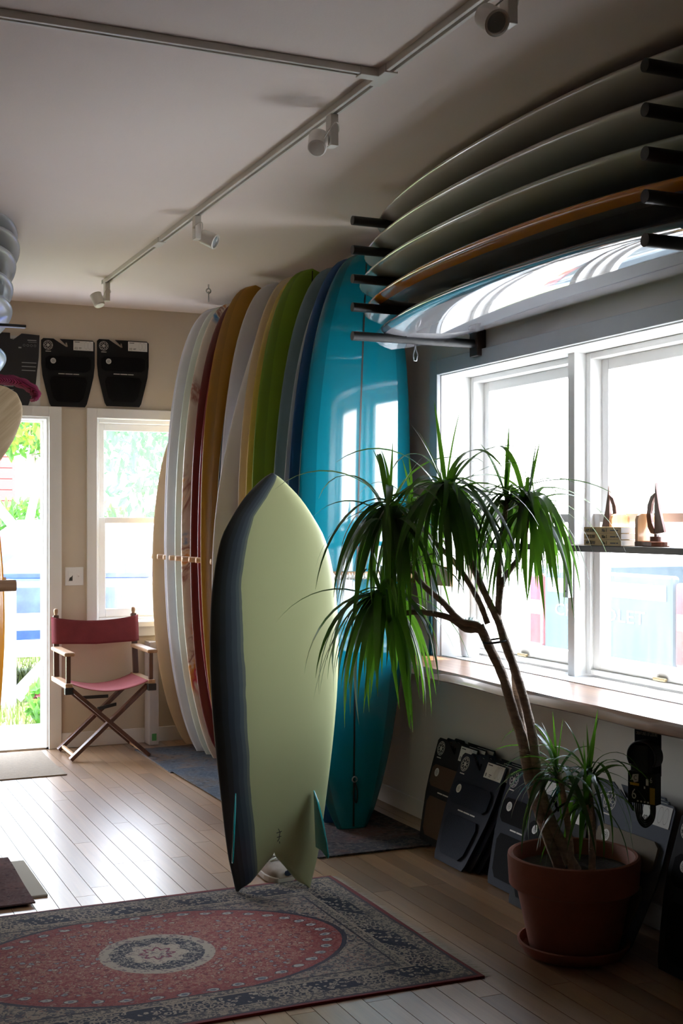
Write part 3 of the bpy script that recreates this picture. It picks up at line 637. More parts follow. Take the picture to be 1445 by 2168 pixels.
# ------------------------------------------------------------------ rugs
def rug_mat():
    m = bpy.data.materials.new('persian_rug'); n = NT(m); HX, HY = .88, .61
    t = n.n('ShaderNodeTexCoord'); P = t.outputs['Object']; x, y, z = n.sepxyz(P)
    wv = n.n('ShaderNodeVectorMath', operation='MULTIPLY_ADD')
    nz = n.n('ShaderNodeTexNoise'); n.l(P, nz.inputs[0]); nz.inputs['Scale'].default_value = 40; nz.inputs['Detail'].default_value = 2
    ax = n.math('ABSOLUTE', x); ay = n.math('ABSOLUTE', y); wob = n.math('MULTIPLY', n.math('SUBTRACT', nz.outputs[0], .5), .016)
    d = n.math('ADD', n.math('MINIMUM', n.math('SUBTRACT', HX, ax), n.math('SUBTRACT', HY, ay)), n.math('MULTIPLY', wob, .4))
    BEI, NAV, RED, DRED, GRY = (.25, .19, .135), (.012, .014, .026), (.21, .026, .023), (.15, .018, .018), (.26, .27, .24)
    P0 = P; nd = n.n('ShaderNodeTexNoise'); n.l(P0, nd.inputs[0]); nd.inputs['Scale'].default_value = 55; nd.inputs['Detail'].default_value = 2
    va = n.n('ShaderNodeVectorMath', operation='MULTIPLY_ADD'); n.l(nd.outputs['Color'], va.inputs[0]); va.inputs[1].default_value = (.026, .026, 0); n.l(P0, va.inputs[2]); P = va.outputs[0]
    v1 = n.voro(P, 30); v2 = n.voro(P, 62); vc = n.sepxyz(n.voro(P, 30, 'F1', 'Color'))[0]
    v4 = n.voro(P, 95)
    # corner field: beige with navy scrolls
    f_field = n.mix(n.ramp(n.noise(P, 58, 3, .6, 1.2), [(.46, 0.0), (.52, 1.0)], 'LINEAR'), (.05, .048, .055), BEI)
    f_field = n.mix(n.ramp(v2, [(.22, 1.0), (.30, 0.0)]), f_field, (.20, .10, .075))
    # red oval field
    fl = n.mix(n.ramp(n.noise(P, 75, 3, .65, 1.0), [(.42, 0.0), (.62, 1.0)]), RED, (.33, .15, .10))
    fl = n.mix(n.ramp(v4, [(.20, 1.0), (.32, 0.0)]), fl, (.34, .25, .17))
    fl = n.mix(n.ramp(v1, [(.34, 1.0), (.38, 0.0)]), fl, DRED)
    fl = n.mix(n.ramp(v1, [(.20, 1.0), (.27, 0.0)]), fl, n.mix(n.math('GREATER_THAN', vc, .5), (.36, .30, .22), (.22, .25, .25)))
    fl = n.mix(n.ramp(v1, [(.07, 1.0), (.10, 0.0)]), fl, n.mix(n.math('GREATER_THAN', vc, .5), (.16, .03, .03), NAV))
    ell = n.math('SQRT', n.math('ADD', n.math('POWER', n.math('DIVIDE', ax, .645), 2.0), n.math('POWER', n.math('DIVIDE', ay, .425), 2.0)))
    ell = n.math('ADD', ell, n.math('MULTIPLY', wob, .8))
    th = n.math('ARCTAN2', n.math('DIVIDE', y, .425), n.math('DIVIDE', x, .645))
    fls = n.math('SINE', n.math('MULTIPLY', th, 42.0)); rr = n.math('MULTIPLY', n.math('SUBTRACT', ell, .905), 24.0)
    fd = n.math('ADD', n.math('MULTIPLY', n.math('SUBTRACT', 1.0, fls), .55), n.math('MULTIPLY', rr, rr)); fd = n.math('ADD', fd, n.math('MULTIPLY', wob, 60.0))
    fl = n.mix(n.math('MULTIPLY', n.math('GREATER_THAN', ell, .83), .6), fl, RED)
    fl = n.mix(n.math('LESS_THAN', fd, .62), fl, (.05, .045, .06)); fl = n.mix(n.math('LESS_THAN', fd, .45), fl, (.36, .35, .30)); fl = n.mix(n.math('LESS_THAN', fd, .12), fl, (.10, .12, .15))
    fl = n.mix(n.ramp(n.noise(P0, 210, 2, .6), [(.45, 0.0), (.65, .5)]), fl, (.10, .03, .03)); c = n.mix(n.math('LESS_THAN', ell, 1.0), f_field, fl)
    c = n.mix(n.math('MULTIPLY', n.math('LESS_THAN', n.math('ABSOLUTE', n.math('SUBTRACT', ell, 1.0)), .014), 1.0), c, (.035, .03, .04))
    # round medallion
    r = n.math('ADD', n.math('SQRT', n.math('ADD', n.math('MULTIPLY', x, x), n.math('MULTIPLY', y, y))), n.math('MULTIPLY', wob, .5))
    nav = n.mix(n.ramp(n.noise(P, 70, 3, .6, 1.5), [(.50, 0.0), (.55, 1.0)]), NAV, (.28, .235, .18))
    bei = n.mix(n.ramp(n.noise(P, 66, 3, .6, 1.5), [(.53, 0.0), (.60, 1.0)]), (.36, .29, .21), (.12, .08, .09))
    a2 = n.math('ARCTAN2', y, x); pet = n.math('MULTIPLY', n.math('SINE', n.math('MULTIPLY', a2, 8.0)), .010)
    c = n.mix(n.math('LESS_THAN', r, .190), c, n.mix(n.ramp(v2, [(.30, 1.0), (.42, 0.0)]), (.33, .27, .20), (.15, .10, .10)))
    c = n.mix(n.math('LESS_THAN', r, .155), c, nav)
    c = n.mix(n.math('LESS_THAN', n.math('ADD', r, pet), .095), c, bei)
    c = n.mix(n.math('LESS_THAN', n.math('ABSOLUTE', n.math('SUBTRACT', n.math('ADD', r, pet), .045)), .006), c, (.16, .03, .05))
    # borders
    guard = n.mix(n.ramp(n.noise(P, 90, 2, .6, .8), [(.45, 0.0), (.55, 1.0)]), (.055, .05, .05), (.27, .21, .15))
    seg = n.math('SINE', n.math('MULTIPLY', n.math('ADD', x, n.math('MULTIPLY', y, .7)), 22.0))
    mainb = n.mix(n.ramp(n.voro(P, 62, 'DISTANCE_TO_EDGE'), [(.10, 0.0), (.16, 1.0)]), (.26, .205, .15), NAV)
    scroll = n.mix(n.ramp(n.math('ABSOLUTE', n.math('SUBTRACT', n.voro(P, 46), .28)), [(.07, 1.0), (.11, 0.0)]), NAV, (.30, .245, .18))
    mainb = n.mix(n.math('GREATER_THAN', seg, 0.0), mainb, scroll)
    c = n.mix(n.math('LESS_THAN', d, .205), c, guard); c = n.mix(n.math('LESS_THAN', n.math('ABSOLUTE', n.math('SUBTRACT', d, .205)), .004), c, (.03, .025, .03))
    c = n.mix(n.math('LESS_THAN', d, .168), c, mainb); c = n.mix(n.math('LESS_THAN', n.math('ABSOLUTE', n.math('SUBTRACT', d, .168)), .004), c, (.26, .2, .14))
    c = n.mix(n.math('LESS_THAN', d, .075), c, guard); c = n.mix(n.math('LESS_THAN', d, .024), c, (.04, .034, .04)); c = n.mix(n.math('LESS_THAN', d, .014), c, DRED)
    n.l(c, n.b.inputs['Base Color']); n.b.inputs['Roughness'].default_value = .95; n.b.inputs['Specular IOR Level'].default_value = .15
    n.b.inputs['Sheen Weight'].default_value = .15
    n.bump(n.noise(P, 700, 2), .5, .003); return m
def rug_mesh(hx, hy, th, nx=40, ny=28, seed=0, wob=.004):
    rnd = random.Random(seed); t = MB(); vs = []
    for j in range(ny + 1):
        for i in range(nx + 1):
            x = -hx + 2 * hx * i / nx; y = -hy + 2 * hy * j / ny
            e = (wob * math.sin(y * 5 + seed) if i in (0, nx) else 0); f = (wob * math.sin(x * 4 + seed) if j in (0, ny) else 0)
            vs.append((x + e, y + f, th + .0015 * max(0, math.sin(x * 6 + seed) * math.sin(y * 9 + 2 * seed))))
    t.add(vs, [(j * (nx + 1) + i, j * (nx + 1) + i + 1, (j + 1) * (nx + 1) + i + 1, (j + 1) * (nx + 1) + i) for j in range(ny) for i in range(nx)])
    per = [i for i in range(nx + 1)] + [j * (nx + 1) + nx for j in range(1, ny + 1)] + [ny * (nx + 1) + i for i in range(nx - 1, -1, -1)] + [j * (nx + 1) for j in range(ny - 1, 0, -1)]
    o = len(vs); t.add([], []); base = [(vs[k][0], vs[k][1], .0008) for k in per]; t.v += base
    n = len(per)
    for k in range(n): t.f.append((per[k], o + k, o + (k + 1) % n, per[(k + 1) % n])); t.mi.append(0)
    return t
e = tag(empty('patterned_rug', (1.12, 4.045, 0)), 'red Persian style rug with oval medallion and navy border under the fish surfboard', 'rug')
rug_mesh(.88, .61, .008).build('rug_pile', rug_mat(), e, smooth=True, auto=40)
t = MB(); rr_ = random.Random(3)
for sgn in (1, -1):
    for k in range(240):
        y = -.605 + 1.21 * k / 239; l = rr_.uniform(.028, .05); dy = rr_.uniform(-.012, .012); x0 = sgn * .879; w_ = .0022
        t.add([(x0, y - w_, .006), (x0, y + w_, .006), (x0 + sgn * l * .5, y + w_ + dy * .4, .004), (x0 + sgn * l * .5, y - w_ + dy * .4, .004), (x0 + sgn * l, y + dy, .0015)], [(0, 1, 2, 3), (3, 2, 4)])
t.build('fringe', mat('fringe_cotton', (.34, .29, .22), .95), e, fix=False)['kind'] = 'stuff'
def oldrug_mat(name, base, second, third, scale=18.0):
    m = bpy.data.materials.new(name); n = NT(m); P = n.coord()
    a = n.noise(P, 3.2, 4, .6, .8); b = n.noise(P, scale * 2.2, 3, .7, 1.0); vv = n.voro(P, scale)
    c = n.mix(n.ramp(a, [(.45, 0.0), (.62, 1.0)]), base, second); c = n.mix(n.ramp(b, [(.48, 0.0), (.62, .8)]), c, third)
    c = n.mix(n.ramp(vv, [(.16, .7), (.26, 0.0)]), c, tuple(x * .45 for x in base))
    n.l(c, n.b.inputs['Base Color']); n.b.inputs['Roughness'].default_value = .95; n.b.inputs['Specular IOR Level'].default_value = .15; n.bump(n.noise(P, 500, 2), .5, .003); return m
def simple_rug(name, label, x0, x1, y0, y1, m, z=0.0, th=.007, rot=0.0, seed=1):
    o = rug_mesh((x1 - x0) / 2, (y1 - y0) / 2, th, 16, 16, seed).build(name, m, None, smooth=True, auto=40); o.location = ((x0 + x1) / 2, (y0 + y1) / 2, z); o.rotation_euler = (0, 0, rot)
    return tag(o, label, 'rug')
BLUER = oldrug_mat('faded_blue_rug', (.075, .085, .105), (.16, .11, .08), (.12, .13, .15))
BLUER2 = oldrug_mat('faded_blue_rug_two', (.06, .075, .10), (.10, .085, .075), (.11, .125, .15))
DARKR = oldrug_mat('dark_runner', (.035, .035, .045), (.11, .055, .05), (.12, .10, .09))
simple_rug('runner_rug', 'faded blue runner rug under the far end of the surfboard row', 2.0, 2.70, 6.95, 7.74, BLUER, seed=2)
simple_rug('runner_rug', 'blue grey runner rug overlapping under the middle of the surfboard row', 2.02, 2.72, 6.0, 7.00, BLUER2, .0075, .005, rot=.01, seed=3)
simple_rug('runner_rug', 'dark red and navy runner rug under the teal longboard', 2.06, 2.66, 4.93, 5.99, DARKR, .001, seed=4)
simple_rug('door_mat', 'plain beige door mat inside the open doorway', .60, 1.452, 7.13, 7.93, mat('jute_mat', (.26, .20, .14), .95, var=.12, vscale=60, bump=.5, bscale=400), seed=5)
simple_rug('small_rug', 'small maroon brown patterned rug at the left edge', .02, .853, 4.74, 5.42, oldrug_mat('maroon_rug', (.085, .045, .042), (.15, .075, .06), (.12, .085, .075), 26), .011, .006, seed=6)
tag(MB().box(.10, .915, 4.85, 5.38, .0006, .0100).build('rug_pad', mat('beige_pad', (.42, .38, .30), .9), bevel=.002), 'beige pad board poking out from under the small maroon rug', 'rug pad')

# sneaker seen through the notch of the fish
def sneaker():
    e = tag(empty('sneaker', (1.79, 4.775, .002), rot=(0, 0, math.radians(6))), 'beige and white sneaker standing behind the split tail of the fish surfboard', 'shoe')
    ST = [(-.135, .030, .032), (-.125, .040, .055), (-.09, .049, .060), (-.05, .050, .068), (-.01, .044, .085), (.03, .037, .10), (.08, .036, .105), (.12, .036, .10), (.145, .030, .09), (.15, .015, .085)]
    t = MB(); n = 14; vs = []
    for (y, hw, h) in ST:
        for k in range(n):
            a = PI * k / (n - 1); vs.append((hw * math.cos(a) * (1 if math.sin(a) < .9 else 1), y, .022 + (h - .022) * max(0.0, math.sin(a)) ** .75))
    t.add(vs, [(i * n + k, i * n + k + 1, (i + 1) * n + k + 1, (i + 1) * n + k) for i in range(len(ST) - 1) for k in range(n - 1)] + [tuple(range(n)), tuple((len(ST) - 1) * n + k for k in range(n))])
    t.build('upper', mat('beige_suede', (.36, .29, .25), .8, var=.12, vscale=30), e, smooth=True)
    t = MB(); poly = [(hw + .005, y) for y, hw, h in ST] + [(-hw - .005, y) for y, hw, h in reversed(ST)]; m_ = len(poly)
    t.add([(x, y, z) for z in (0, .026) for x, y in poly], [tuple(range(m_)), tuple(range(m_, 2 * m_))] + [(i, (i + 1) % m_, (i + 1) % m_ + m_, i + m_) for i in range(m_)])
    t.build('sole', mat('shoe_sole', (.50, .45, .40), .6), e, bevel=.004)
    t = MB()
    for k in range(5): t.tube([(-.026, -.045 + .022 * k, .071 + .008 * k), (0, -.047 + .022 * k, .081 + .008 * k), (.026, -.045 + .022 * k, .071 + .008 * k)], .004, 6)
    t.build('laces', PAPER, e, smooth=True)
    t = MB(); t.disc((0, 0), .02, 0, 8); t.v = [(x * .9 + .010, -.1375 + max(0, z) * .35, .040 + z * .55) for x, y, z in t.v]; t.build('toe_patch', CARD_NAVY, e)
sneaker()

# ------------------------------------------------------------------ director's chair
def director_chair():
    e = tag(empty('director_chair', (1.785, 7.69, 0)), "folding director's chair with burgundy canvas by the back wall", 'chair')
    X, F, B = .25, -.19, .17                         # half width, front and back
    for yy, d in ((F, 0), (B, 0)):
        for sx in (-1, 1):
            off = .013 if sx > 0 else -.013
            MB().bar((sx * -.235, yy + off, .012), (sx * .235, yy + off, .435), .024, .046, up=(0, 1, 0)).build('leg', CHAIRWOOD, e, bevel=.004)
    for sx in (-1, 1):
        MB().bar((sx * -.21, F, .035), (sx * -.21, B, .035), .018, .018).build('stretcher', CHAIRLIGHT, e, bevel=.003)
        r = MB(); r.box(sx * X - .022, sx * X + .022, F - .03, B + .05, .440, .470); r.build('side_rail', CHAIRLIGHT, e, bevel=.004)
        MB().bar((sx * X, F + .005, .47), (sx * X, F + .005, .632), .026, .026).build('arm_post', CHAIRWOOD, e, bevel=.003)
        bp = MB(); bp.bar((sx * X, B, .47), (sx * (X - .005), B + .045, .845), .034, .026); b_ = bp.build('back_post', CHAIRWOOD, e, bevel=.003)
        MB().lathe([(.002, 0), (.012, 0), (.009, .008), (.013, .02), (.013, .038), (.008, .044), (.001, .044)], 12, (sx * (X - .005), B + .045, .842)).build('finial', CHAIRLIGHT, b_, smooth=True)
        a = MB(); ax0, ax1 = sx * X - .032, sx * X + .032
        a.prism([(ax0, .632), (ax1, .632), (ax1, .655), (ax0, .655)], F - .045, B + .015); a.build('armrest', CHAIRLIGHT, e, bevel=.008)
        MB().box(sx * X - .026, sx * X + .026, F - .036, F - .005, .405, .447).build('corner_bracket', BLACK, e, bevel=.004)
    for k, (a, b) in enumerate((((-.06, F + .06, .30), (.11, B - .05, .285)), ((-.10, B - .03, .335), (.06, B - .06, .34)))):
        MB().bar(a, b, .008, .02).build('brace', BLACK, e)
    def cloth(name, m, f, nu=18, nv=10):
        t = MB(); vs = [f(u / nu, v / nv) for v in range(nv + 1) for u in range(nu + 1)]
        t.add(vs, [(v * (nu + 1) + u, v * (nu + 1) + u + 1, (v + 1) * (nu + 1) + u + 1, (v + 1) * (nu + 1) + u) for v in range(nv) for u in range(nu)])
        o = t.build(name, m, e, smooth=True); md = o.modifiers.new('th', 'SOLIDIFY'); md.thickness = .004; md.offset = 0; return o
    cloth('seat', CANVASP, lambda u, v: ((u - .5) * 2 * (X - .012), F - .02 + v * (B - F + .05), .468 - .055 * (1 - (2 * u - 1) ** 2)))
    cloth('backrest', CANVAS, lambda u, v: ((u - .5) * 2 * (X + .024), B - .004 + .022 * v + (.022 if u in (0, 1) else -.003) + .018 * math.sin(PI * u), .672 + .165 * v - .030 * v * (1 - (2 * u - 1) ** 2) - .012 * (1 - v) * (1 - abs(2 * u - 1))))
director_chair()

# ------------------------------------------------------------------ wall things: switch, traction pad packs
e = tag(empty('light_switch', (1.674, BY - .0005, 1.082)), 'white double light switch plate beside the doorway', 'light switch')
MB().box(-.058, .058, -.006, 0, -.058, .058).build('plate', W_WHITE, e, bevel=.003)
MB().box(-.040, -.006, -.010, -.006, -.034, .034).build('rocker', W_WHITE, e, bevel=.002)
MB().prism([(-.036, -.028), (-.012, -.028), (-.012, .008), (-.020, -.004), (-.030, -.008)], -.0106, -.0100).build('worn_sticker', PRINT, e)
t = MB(); t.box(.016, .034, -.0075, -.006, -.016, .016); t.bar((.025, -.007, -.002), (.025, -.018, .008), .008, .008); t.build('toggle', W_WHITE, e, bevel=.001)
def emblem_mesh(r):
    t = MB(); t.ring((0, 0), r * .93, r, 0, 24)
    for k in range(8):
        a = 2 * PI * k / 8; t.ring((r * .52 * math.cos(a), r * .52 * math.sin(a)), r * .26, r * .36, 0, 10, .62, a - PI / 2)
        t.bar((0, 0, 0), (r * .85 * math.cos(a + PI / 8), 0, r * .85 * math.sin(a + PI / 8)), r * .05, .0003)
    t.disc((0, 0), r * .16, 0, 10); return t
EMB = emblem_mesh(.030).mesh('emblem', SILVERINK, fix=False); EMBS = None
def emblem_small():
    t = MB(); t.disc((0, 0), .0175, 0, 20); t.cur = 1
    for k in range(8):
        a = 2 * PI * k / 8; t.ring((.0085 * math.cos(a), .0085 * math.sin(a)), .0028, .0042, -.0004, 8, .7, a - PI / 2)
    t.disc((0, 0), .0025, -.0004, 8); return t.mesh('emblem', [SILVERINK, PRINT], fix=False)
EMBS = emblem_small()
PADW, PADH = .336, .425
def card_outline(hook=True):
    w, h = PADW / 2, PADH
    right = [(w, h - .012), (w, h * .62), (w - .008, h * .45), (w - .028, h * .25), (w - .05, .02), (w - .062, 0)]
    left = [(-x, z) for x, z in reversed(right)]
    top = [(-w + .012, h), (-w + .075, h)]
    if hook: top += [(-w + .155, h - .048), (-w + .166, h - .046), (-w + .160, h - .020), (-w + .150, h - .022), (-w + .152, h - .034), (-w + .115, h)]
    top += [(w - .012, h)]
    return top + right + left
def inset_poly(z0, z1, mx, r=.02, h=PADH):
    def hwid(z):
        pts = sorted([(0, PADW / 2 - .062), (.02, PADW / 2 - .05), (h * .25, PADW / 2 - .028), (h * .45, PADW / 2 - .008), (h * .62, PADW / 2), (h, PADW / 2)])
        return interp(pts, z) - mx
    zs = [z0 + (z1 - z0) * k / 6 for k in range(7)]
    R = [(hwid(z) - (r if k in (0, 6) else 0), z) for k, z in enumerate(zs)]
    return R + [(-x, z) for x, z in reversed(R)]
CARDM = {}
def pad_pack(label, mtx, group, card=CARD_BLACK, foam=DARKFOAM, foam2=None, front=True, number='02', scale=1.0, simple=False):
    e = tag(empty('traction_pad_pack', mtx=mtx @ Matrix.Scale(scale, 4)), label, 'pad pack', group)
    def shared(key, fn):
        if key not in CARDM: CARDM[key] = fn()
        o = bpy.data.objects.new(key[0], CARDM[key]); COL.objects.link(o); o.parent = e; return o
    shared(('card', card.name), lambda: MB().prism(card_outline(), -.003, .003).mesh('card', card))
    pm = foam2 or foam
    shared(('pad', 'up', pm.name), lambda: MB().prism(inset_poly(.225, .315, .026), -.011, -.003).mesh('pad', pm))
    shared(('pad', 'low', pm.name), lambda: MB().prism(inset_poly(.03, .185, .034), -.011, -.003).mesh('pad', pm))
    o = shared(('emblem', 'big'), lambda: EMB); o.location = (-PADW / 2 + .042, -.0036, PADH - .042)
    o = shared(('emblem', 'small'), lambda: EMBS); o.location = (-PADW / 2 + .072, -.0116, .285)
    st = shared(('sticker', '1'), lambda: MB().box(.032, .158, -.0042, -.003, PADH - .066, PADH - .006).mesh('sticker', PAPER))
    if not simple:
        text(number, .020, txm(.040, -.0046, PADH - .060), PRINT, e)
        t = MB(); t.box(.040, .072, -.0045, -.0042, PADH - .016, PADH - .012).box(.066, .084, -.0045, -.0042, PADH - .052, PADH - .049).box(.066, .080, -.0045, -.0042, PADH - .058, PADH - .056)
        t.ring((.112, PADH - .034), .0225, .0235, -.0045, 16, .45).ring((.136, PADH - .034), .0225, .0235, -.0045, 16, .45); t.build('print', PRINT, e)['kind'] = 'stuff'
        t = MB()
        for a, b in ((-.062, -.022), (-.018, .028), (.032, .068)): t.box(a, b, -.0034, -.003, .204, .209)
        t.box(-PADW / 2 + .026, -PADW / 2 + .060, -.0034, -.003, PADH - .083, PADH - .079); t.build('lettering_line', SILVERINK, e)['kind'] = 'stuff'
    return e
G_BP = 'black pad packs above the doorway and back window'
pad_pack('black traction pad pack on the back wall, right above the strip between door and window', Matrix.Translation((1.634, BY - .012, 2.152)), G_BP)
pad_pack('black traction pad pack on the back wall right above the back window', Matrix.Translation((1.985, BY - .012, 2.166)), G_BP)
# third pack shows its printed back, a white sheet behind it
e = tag(empty('pad_pack', (1.295, BY - .014, 2.152)), 'dark grey pad pack with striped print above the doorway at the left', 'pad pack')
MB().box(-.17, .165, .006, .0135, 0, .43).build('backing_sheet', PAPER, e)
MB().prism([(-.17, .0), (.09, .0), (.135, .12), (.155, .30), (.16, .44), (.05, .445), (.0, .405), (-.02, .41), (-.02, .445), (-.17, .445)], -.004, .005).build('card', mat('charcoal_card', (.035, .035, .04), .7, spec=.15), e, bevel=.002)
t = MB()
for k, (a, b) in enumerate(((.05, .14), (.05, .137), (.05, .134))): t.box(a, b, -.0046, -.004, .262 - .024 * k, .267 - .024 * k)
for k in range(3): t.box(-.06, .0, -.0046, -.004, .135 - .022 * k, .139 - .022 * k)
for k in range(2): t.box(.05, .115, -.0046, -.004, .135 - .022 * k, .139 - .022 * k)
t.box(.03, .048, -.0048, -.004, .352, .361).box(.085, .14, -.0046, -.004, .402, .408).box(.09, .142, -.0046, -.004, .392, .394)
for k in range(4): t.ring((.065 + .022 * k, .372), .006, .0075, -.0045, 8)
t.build('print', mat('grey_ink', (.30, .30, .31), .6), e)
text('02', .018, txm(-.01, .0, .40), PRINT, e)
# packs leaning in fans against the right wall
def lean_pack(label, group, yl, xb, lean=17, yaw=0.0, **k):
    s = k.get('scale', 1.0); hw = PADW / 2 * s
    m = Matrix.Translation((xb, yl - hw, .004)) @ Matrix.Rotation(-PI / 2 + math.radians(yaw), 4, 'Z') @ Matrix.Rotation(-math.radians(lean), 4, 'X')
    return pad_pack(label, m, group, **k)
BROWN = mat('brown_foam', (.085, .052, .036), .8, spec=.1, bump=.3, bscale=250); NAVYF = mat('navy_foam', (.014, .018, .030), .8, spec=.1, bump=.3, bscale=250); BEIGEF = mat('beige_foam', (.22, .185, .145), .8, spec=.1, bump=.2, bscale=250); GREYF = mat('grey_foam', (.06, .075, .095), .8, spec=.1, bump=.2, bscale=250)
GA, GB, GC, GD, GE = ('packs with brown foam near the teal longboard', 'navy packs left of the plant', 'packs behind the plant pot', 'grey blue packs below the leash', 'dark packs at the right edge')
lean_pack('pad pack with brown foam leaning on the right wall near the teal longboard', GA, 5.10, 2.600, 17, foam=BROWN, number='01', scale=1.08)
lean_pack('black pad pack directly behind the brown foam pack', GA, 5.065, 2.628, 16, simple=True, scale=1.08)
lean_pack('black pad pack against the wall, rearmost behind the brown foam pack', GA, 5.03, 2.656, 15, simple=True, scale=1.08)
lean_pack('navy pad pack in front of the fan leaning left of the plant', GB, 4.80, 2.515, 23, card=CARD_NAVY, foam=NAVYF, number='0', scale=1.08)
for q, wd in enumerate(('second', 'third', 'fourth')):
    lean_pack('navy pad pack, %s from the front in the fan left of the plant' % wd, GB, 4.77 - .03 * q, 2.539 + .024 * q, 22.5 - .6 * q, card=CARD_NAVY, foam=NAVYF, simple=True, scale=1.08)
lean_pack('black pad pack standing in front behind the terracotta pot leaves', GC, 4.39, 2.535, 19, card=CARD_NAVY, scale=1.08)
lean_pack('black pad pack second behind the terracotta pot leaves', GC, 4.345, 2.565, 18.5, simple=True, scale=1.08)
lean_pack('black pad pack low between the plant and the grey blue pack', GC, 4.13, 2.475, 24, simple=True, scale=1.0)
lean_pack('grey blue pad pack with beige foam leaning below the leash', GD, 3.765, 2.545, 17, card=CARD_GREY, foam=BEIGEF, number='02', scale=1.18)
lean_pack('grey blue pad pack second behind the beige foam pack', GD, 3.825, 2.575, 16.5, card=CARD_GREY, foam=GREYF, simple=True, scale=1.18)
lean_pack('grey blue pad pack rearmost behind the beige foam pack', GD, 3.875, 2.605, 16, card=CARD_GREY, foam=GREYF, simple=True, scale=1.18)
lean_pack('dark grey pad pack in front at the right edge', GE, 3.345, 2.545, 18, card=CARD_BLACK, simple=True, scale=1.16)
lean_pack('dark grey pad pack behind at the right edge', GE, 3.365, 2.58, 17, card=CARD_BLACK, simple=True, scale=1.16)

# leash pack hanging on the wall under the counter
def leash_pack():
    e = tag(empty('leash_pack', (2.632, 3.445, .424), rot=(0, 0, -PI / 2 + math.radians(22))), 'packaged black surfboard leash number 6 hanging below the walnut counter', 'leash pack')
    MB().box(-.062, .062, -.002, .002, .20, .40).build('header_card', CARD_NAVY, e)
    text('CREATURES OF LEISURE', .0185, txm(-.057, -.0026, .362), SILVERINK, e, sx=.52)
    t = MB(); c = mat('leash_cuff_neoprene', (.006, .006, .007), .65, bump=.2, bscale=200)
    N = 28
    vs = []
    for i in range(N + 1):
        a = -2.2 + 4.4 * i / N; r = .062
        for zz, dr in ((-.026, 0), (-.026, .010), (.026, .010), (.026, 0)):
            vs.append(((r + dr) * math.sin(a) * .98 + .012, -.045 + zz * 1.1, .285 + (r + dr) * math.cos(a) * .92))
    t.add(vs, [(i * 4 + k, i * 4 + (k + 1) % 4, i * 4 + 4 + (k + 1) % 4, i * 4 + 4 + k) for i in range(N) for k in range(4)] + [(0, 1, 2, 3), (N * 4, N * 4 + 1, N * 4 + 2, N * 4 + 3)])
    t.box(-.05, .035, -.055, -.015, .215, .33); t.build('cuff', c, e, bevel=.004, auto=40)
    sl = MB().box(-.064, .064, -.052, -.004, .085, .215).build('sleeve', CARD_BLACK, e, bevel=.002)
    yf = -.0526
    text('6', .062, txm(-.047, yf, .102), PAPER, e, sx=.8); text('6', .034, txm(.040, yf, .178), PAPER, e, sx=.7)
    t = MB(); t.prism([(-.052, .178), (-.044, .188), (-.040, .203), (-.012, .208), (-.014, .176), (-.034, .170), (-.040, .180)], yf - .0006, yf); t.build('logo', PAPER, e)
    text('C', .028, txm(-.036, yf - .0008, .181), PRINT, e, sx=.8)
    t = MB(); YL = mat('yellow_print', (.50, .31, .015), .5); t.box(-.053, -.010, yf - .0004, yf, .158, .169); t.build('yellow_label', YL, e); MB().box(.040, .0635, yf - .0004, yf, .090, .158).build('yellow_label', YL, e)
    t = MB(); t.box(.022, .034, yf - .0004, yf, .165, .192).box(.012, .019, yf - .0004, yf, .150, .160)
    for k in range(4): t.box(-.020 + .016 * k, -.012 + .016 * k, yf - .0004, yf, .092, .099)
    t.build('print', PAPER, e)['kind'] = 'stuff'
    t = MB()
    for k in range(4):
        o_ = .010 * k; t.tube(smooth_curve([(-.040 + o_, -.03 - .004 * k, .10), (-.040 + o_, -.03, .05), (-.022 + o_ * .4, -.034, .005 + .008 * k), (.008, -.036, -.012 + .009 * k), (.040 - o_ * .4, -.034, .012 + .008 * k), (.050 - o_ * .6, -.03, .05), (.050 - o_ * .6, -.03, .10)], 5), .0042, 8)
    t.build('cord', BLACK, e, smooth=True)
    MB().tube([(0, .0, .385), (0, .0, .412)], .003, 6).build('hanger', METAL, e)
    e.scale = (.8, .8, .8)
leash_pack()

# ------------------------------------------------------------------ window shelf, books, bookends, succulent, metal strip
e = tag(empty('window_shelf', (2.875, 4.2, 1.312)), 'narrow dark wooden shelf crossing the big window', 'shelf')
MB().box(-.077, .075, -.79, .80, 0, .024).build('board', DARKSHELF, e, bevel=.002)
t = MB(); t.box(-.0, .004, .075, .111, -.19, 0); t.box(.004, .026, .075, .079, -.19, 0)
t.build('bracket', METAL, e)
t = MB()
for z in (-.02, -.09, -.165): t.tube([(-.002, .093, z), (.001, .093, z)], .004, 8)
t.build('screw', mat('dark_screw', (.08, .08, .08), .4, metal=1.0), e)
SZ = 1.337
BOOKC = mat('mustard_book_cover', (.42, .27, .06), .5, var=.08, vscale=20); PAGES = mat('book_pages', (.78, .77, .74), .8)
for k, wd in enumerate(('bottom', 'middle', 'top')):
    b = tag(empty('book', (2.804, 4.062, SZ + .0235 * k), rot=(0, 0, -PI / 2)), 'mustard yellow paperback, %s of the three stacked on the window shelf' % wd, 'book', 'stacked yellow paperbacks')
    t = MB(); t.box(0, .232, 0, .0015, 0, .0225); t.box(0, .232, .0015, .078, 0, .0012); t.box(0, .232, .0015, .078, .0213, .0225); t.build('cover', BOOKC, b)
    MB().box(.002, .262 if False else .2325, .0016, .077, .0013, .0212).build('pages', PAGES, b)
    text('AM SURF', .0185, txm(.012, -.0005, .0045), PRINT, b, sx=.85); text('No 1', .0185, txm(.115, -.0005, .0045), PRINT, b, sx=.85)
    t = MB(); t.box(.168, .200, -.0008, -.0002, .0085, .0125).box(.206, .216, -.0008, -.0002, .0085, .0125); t.build('print', PRINT, b)['kind'] = 'stuff'
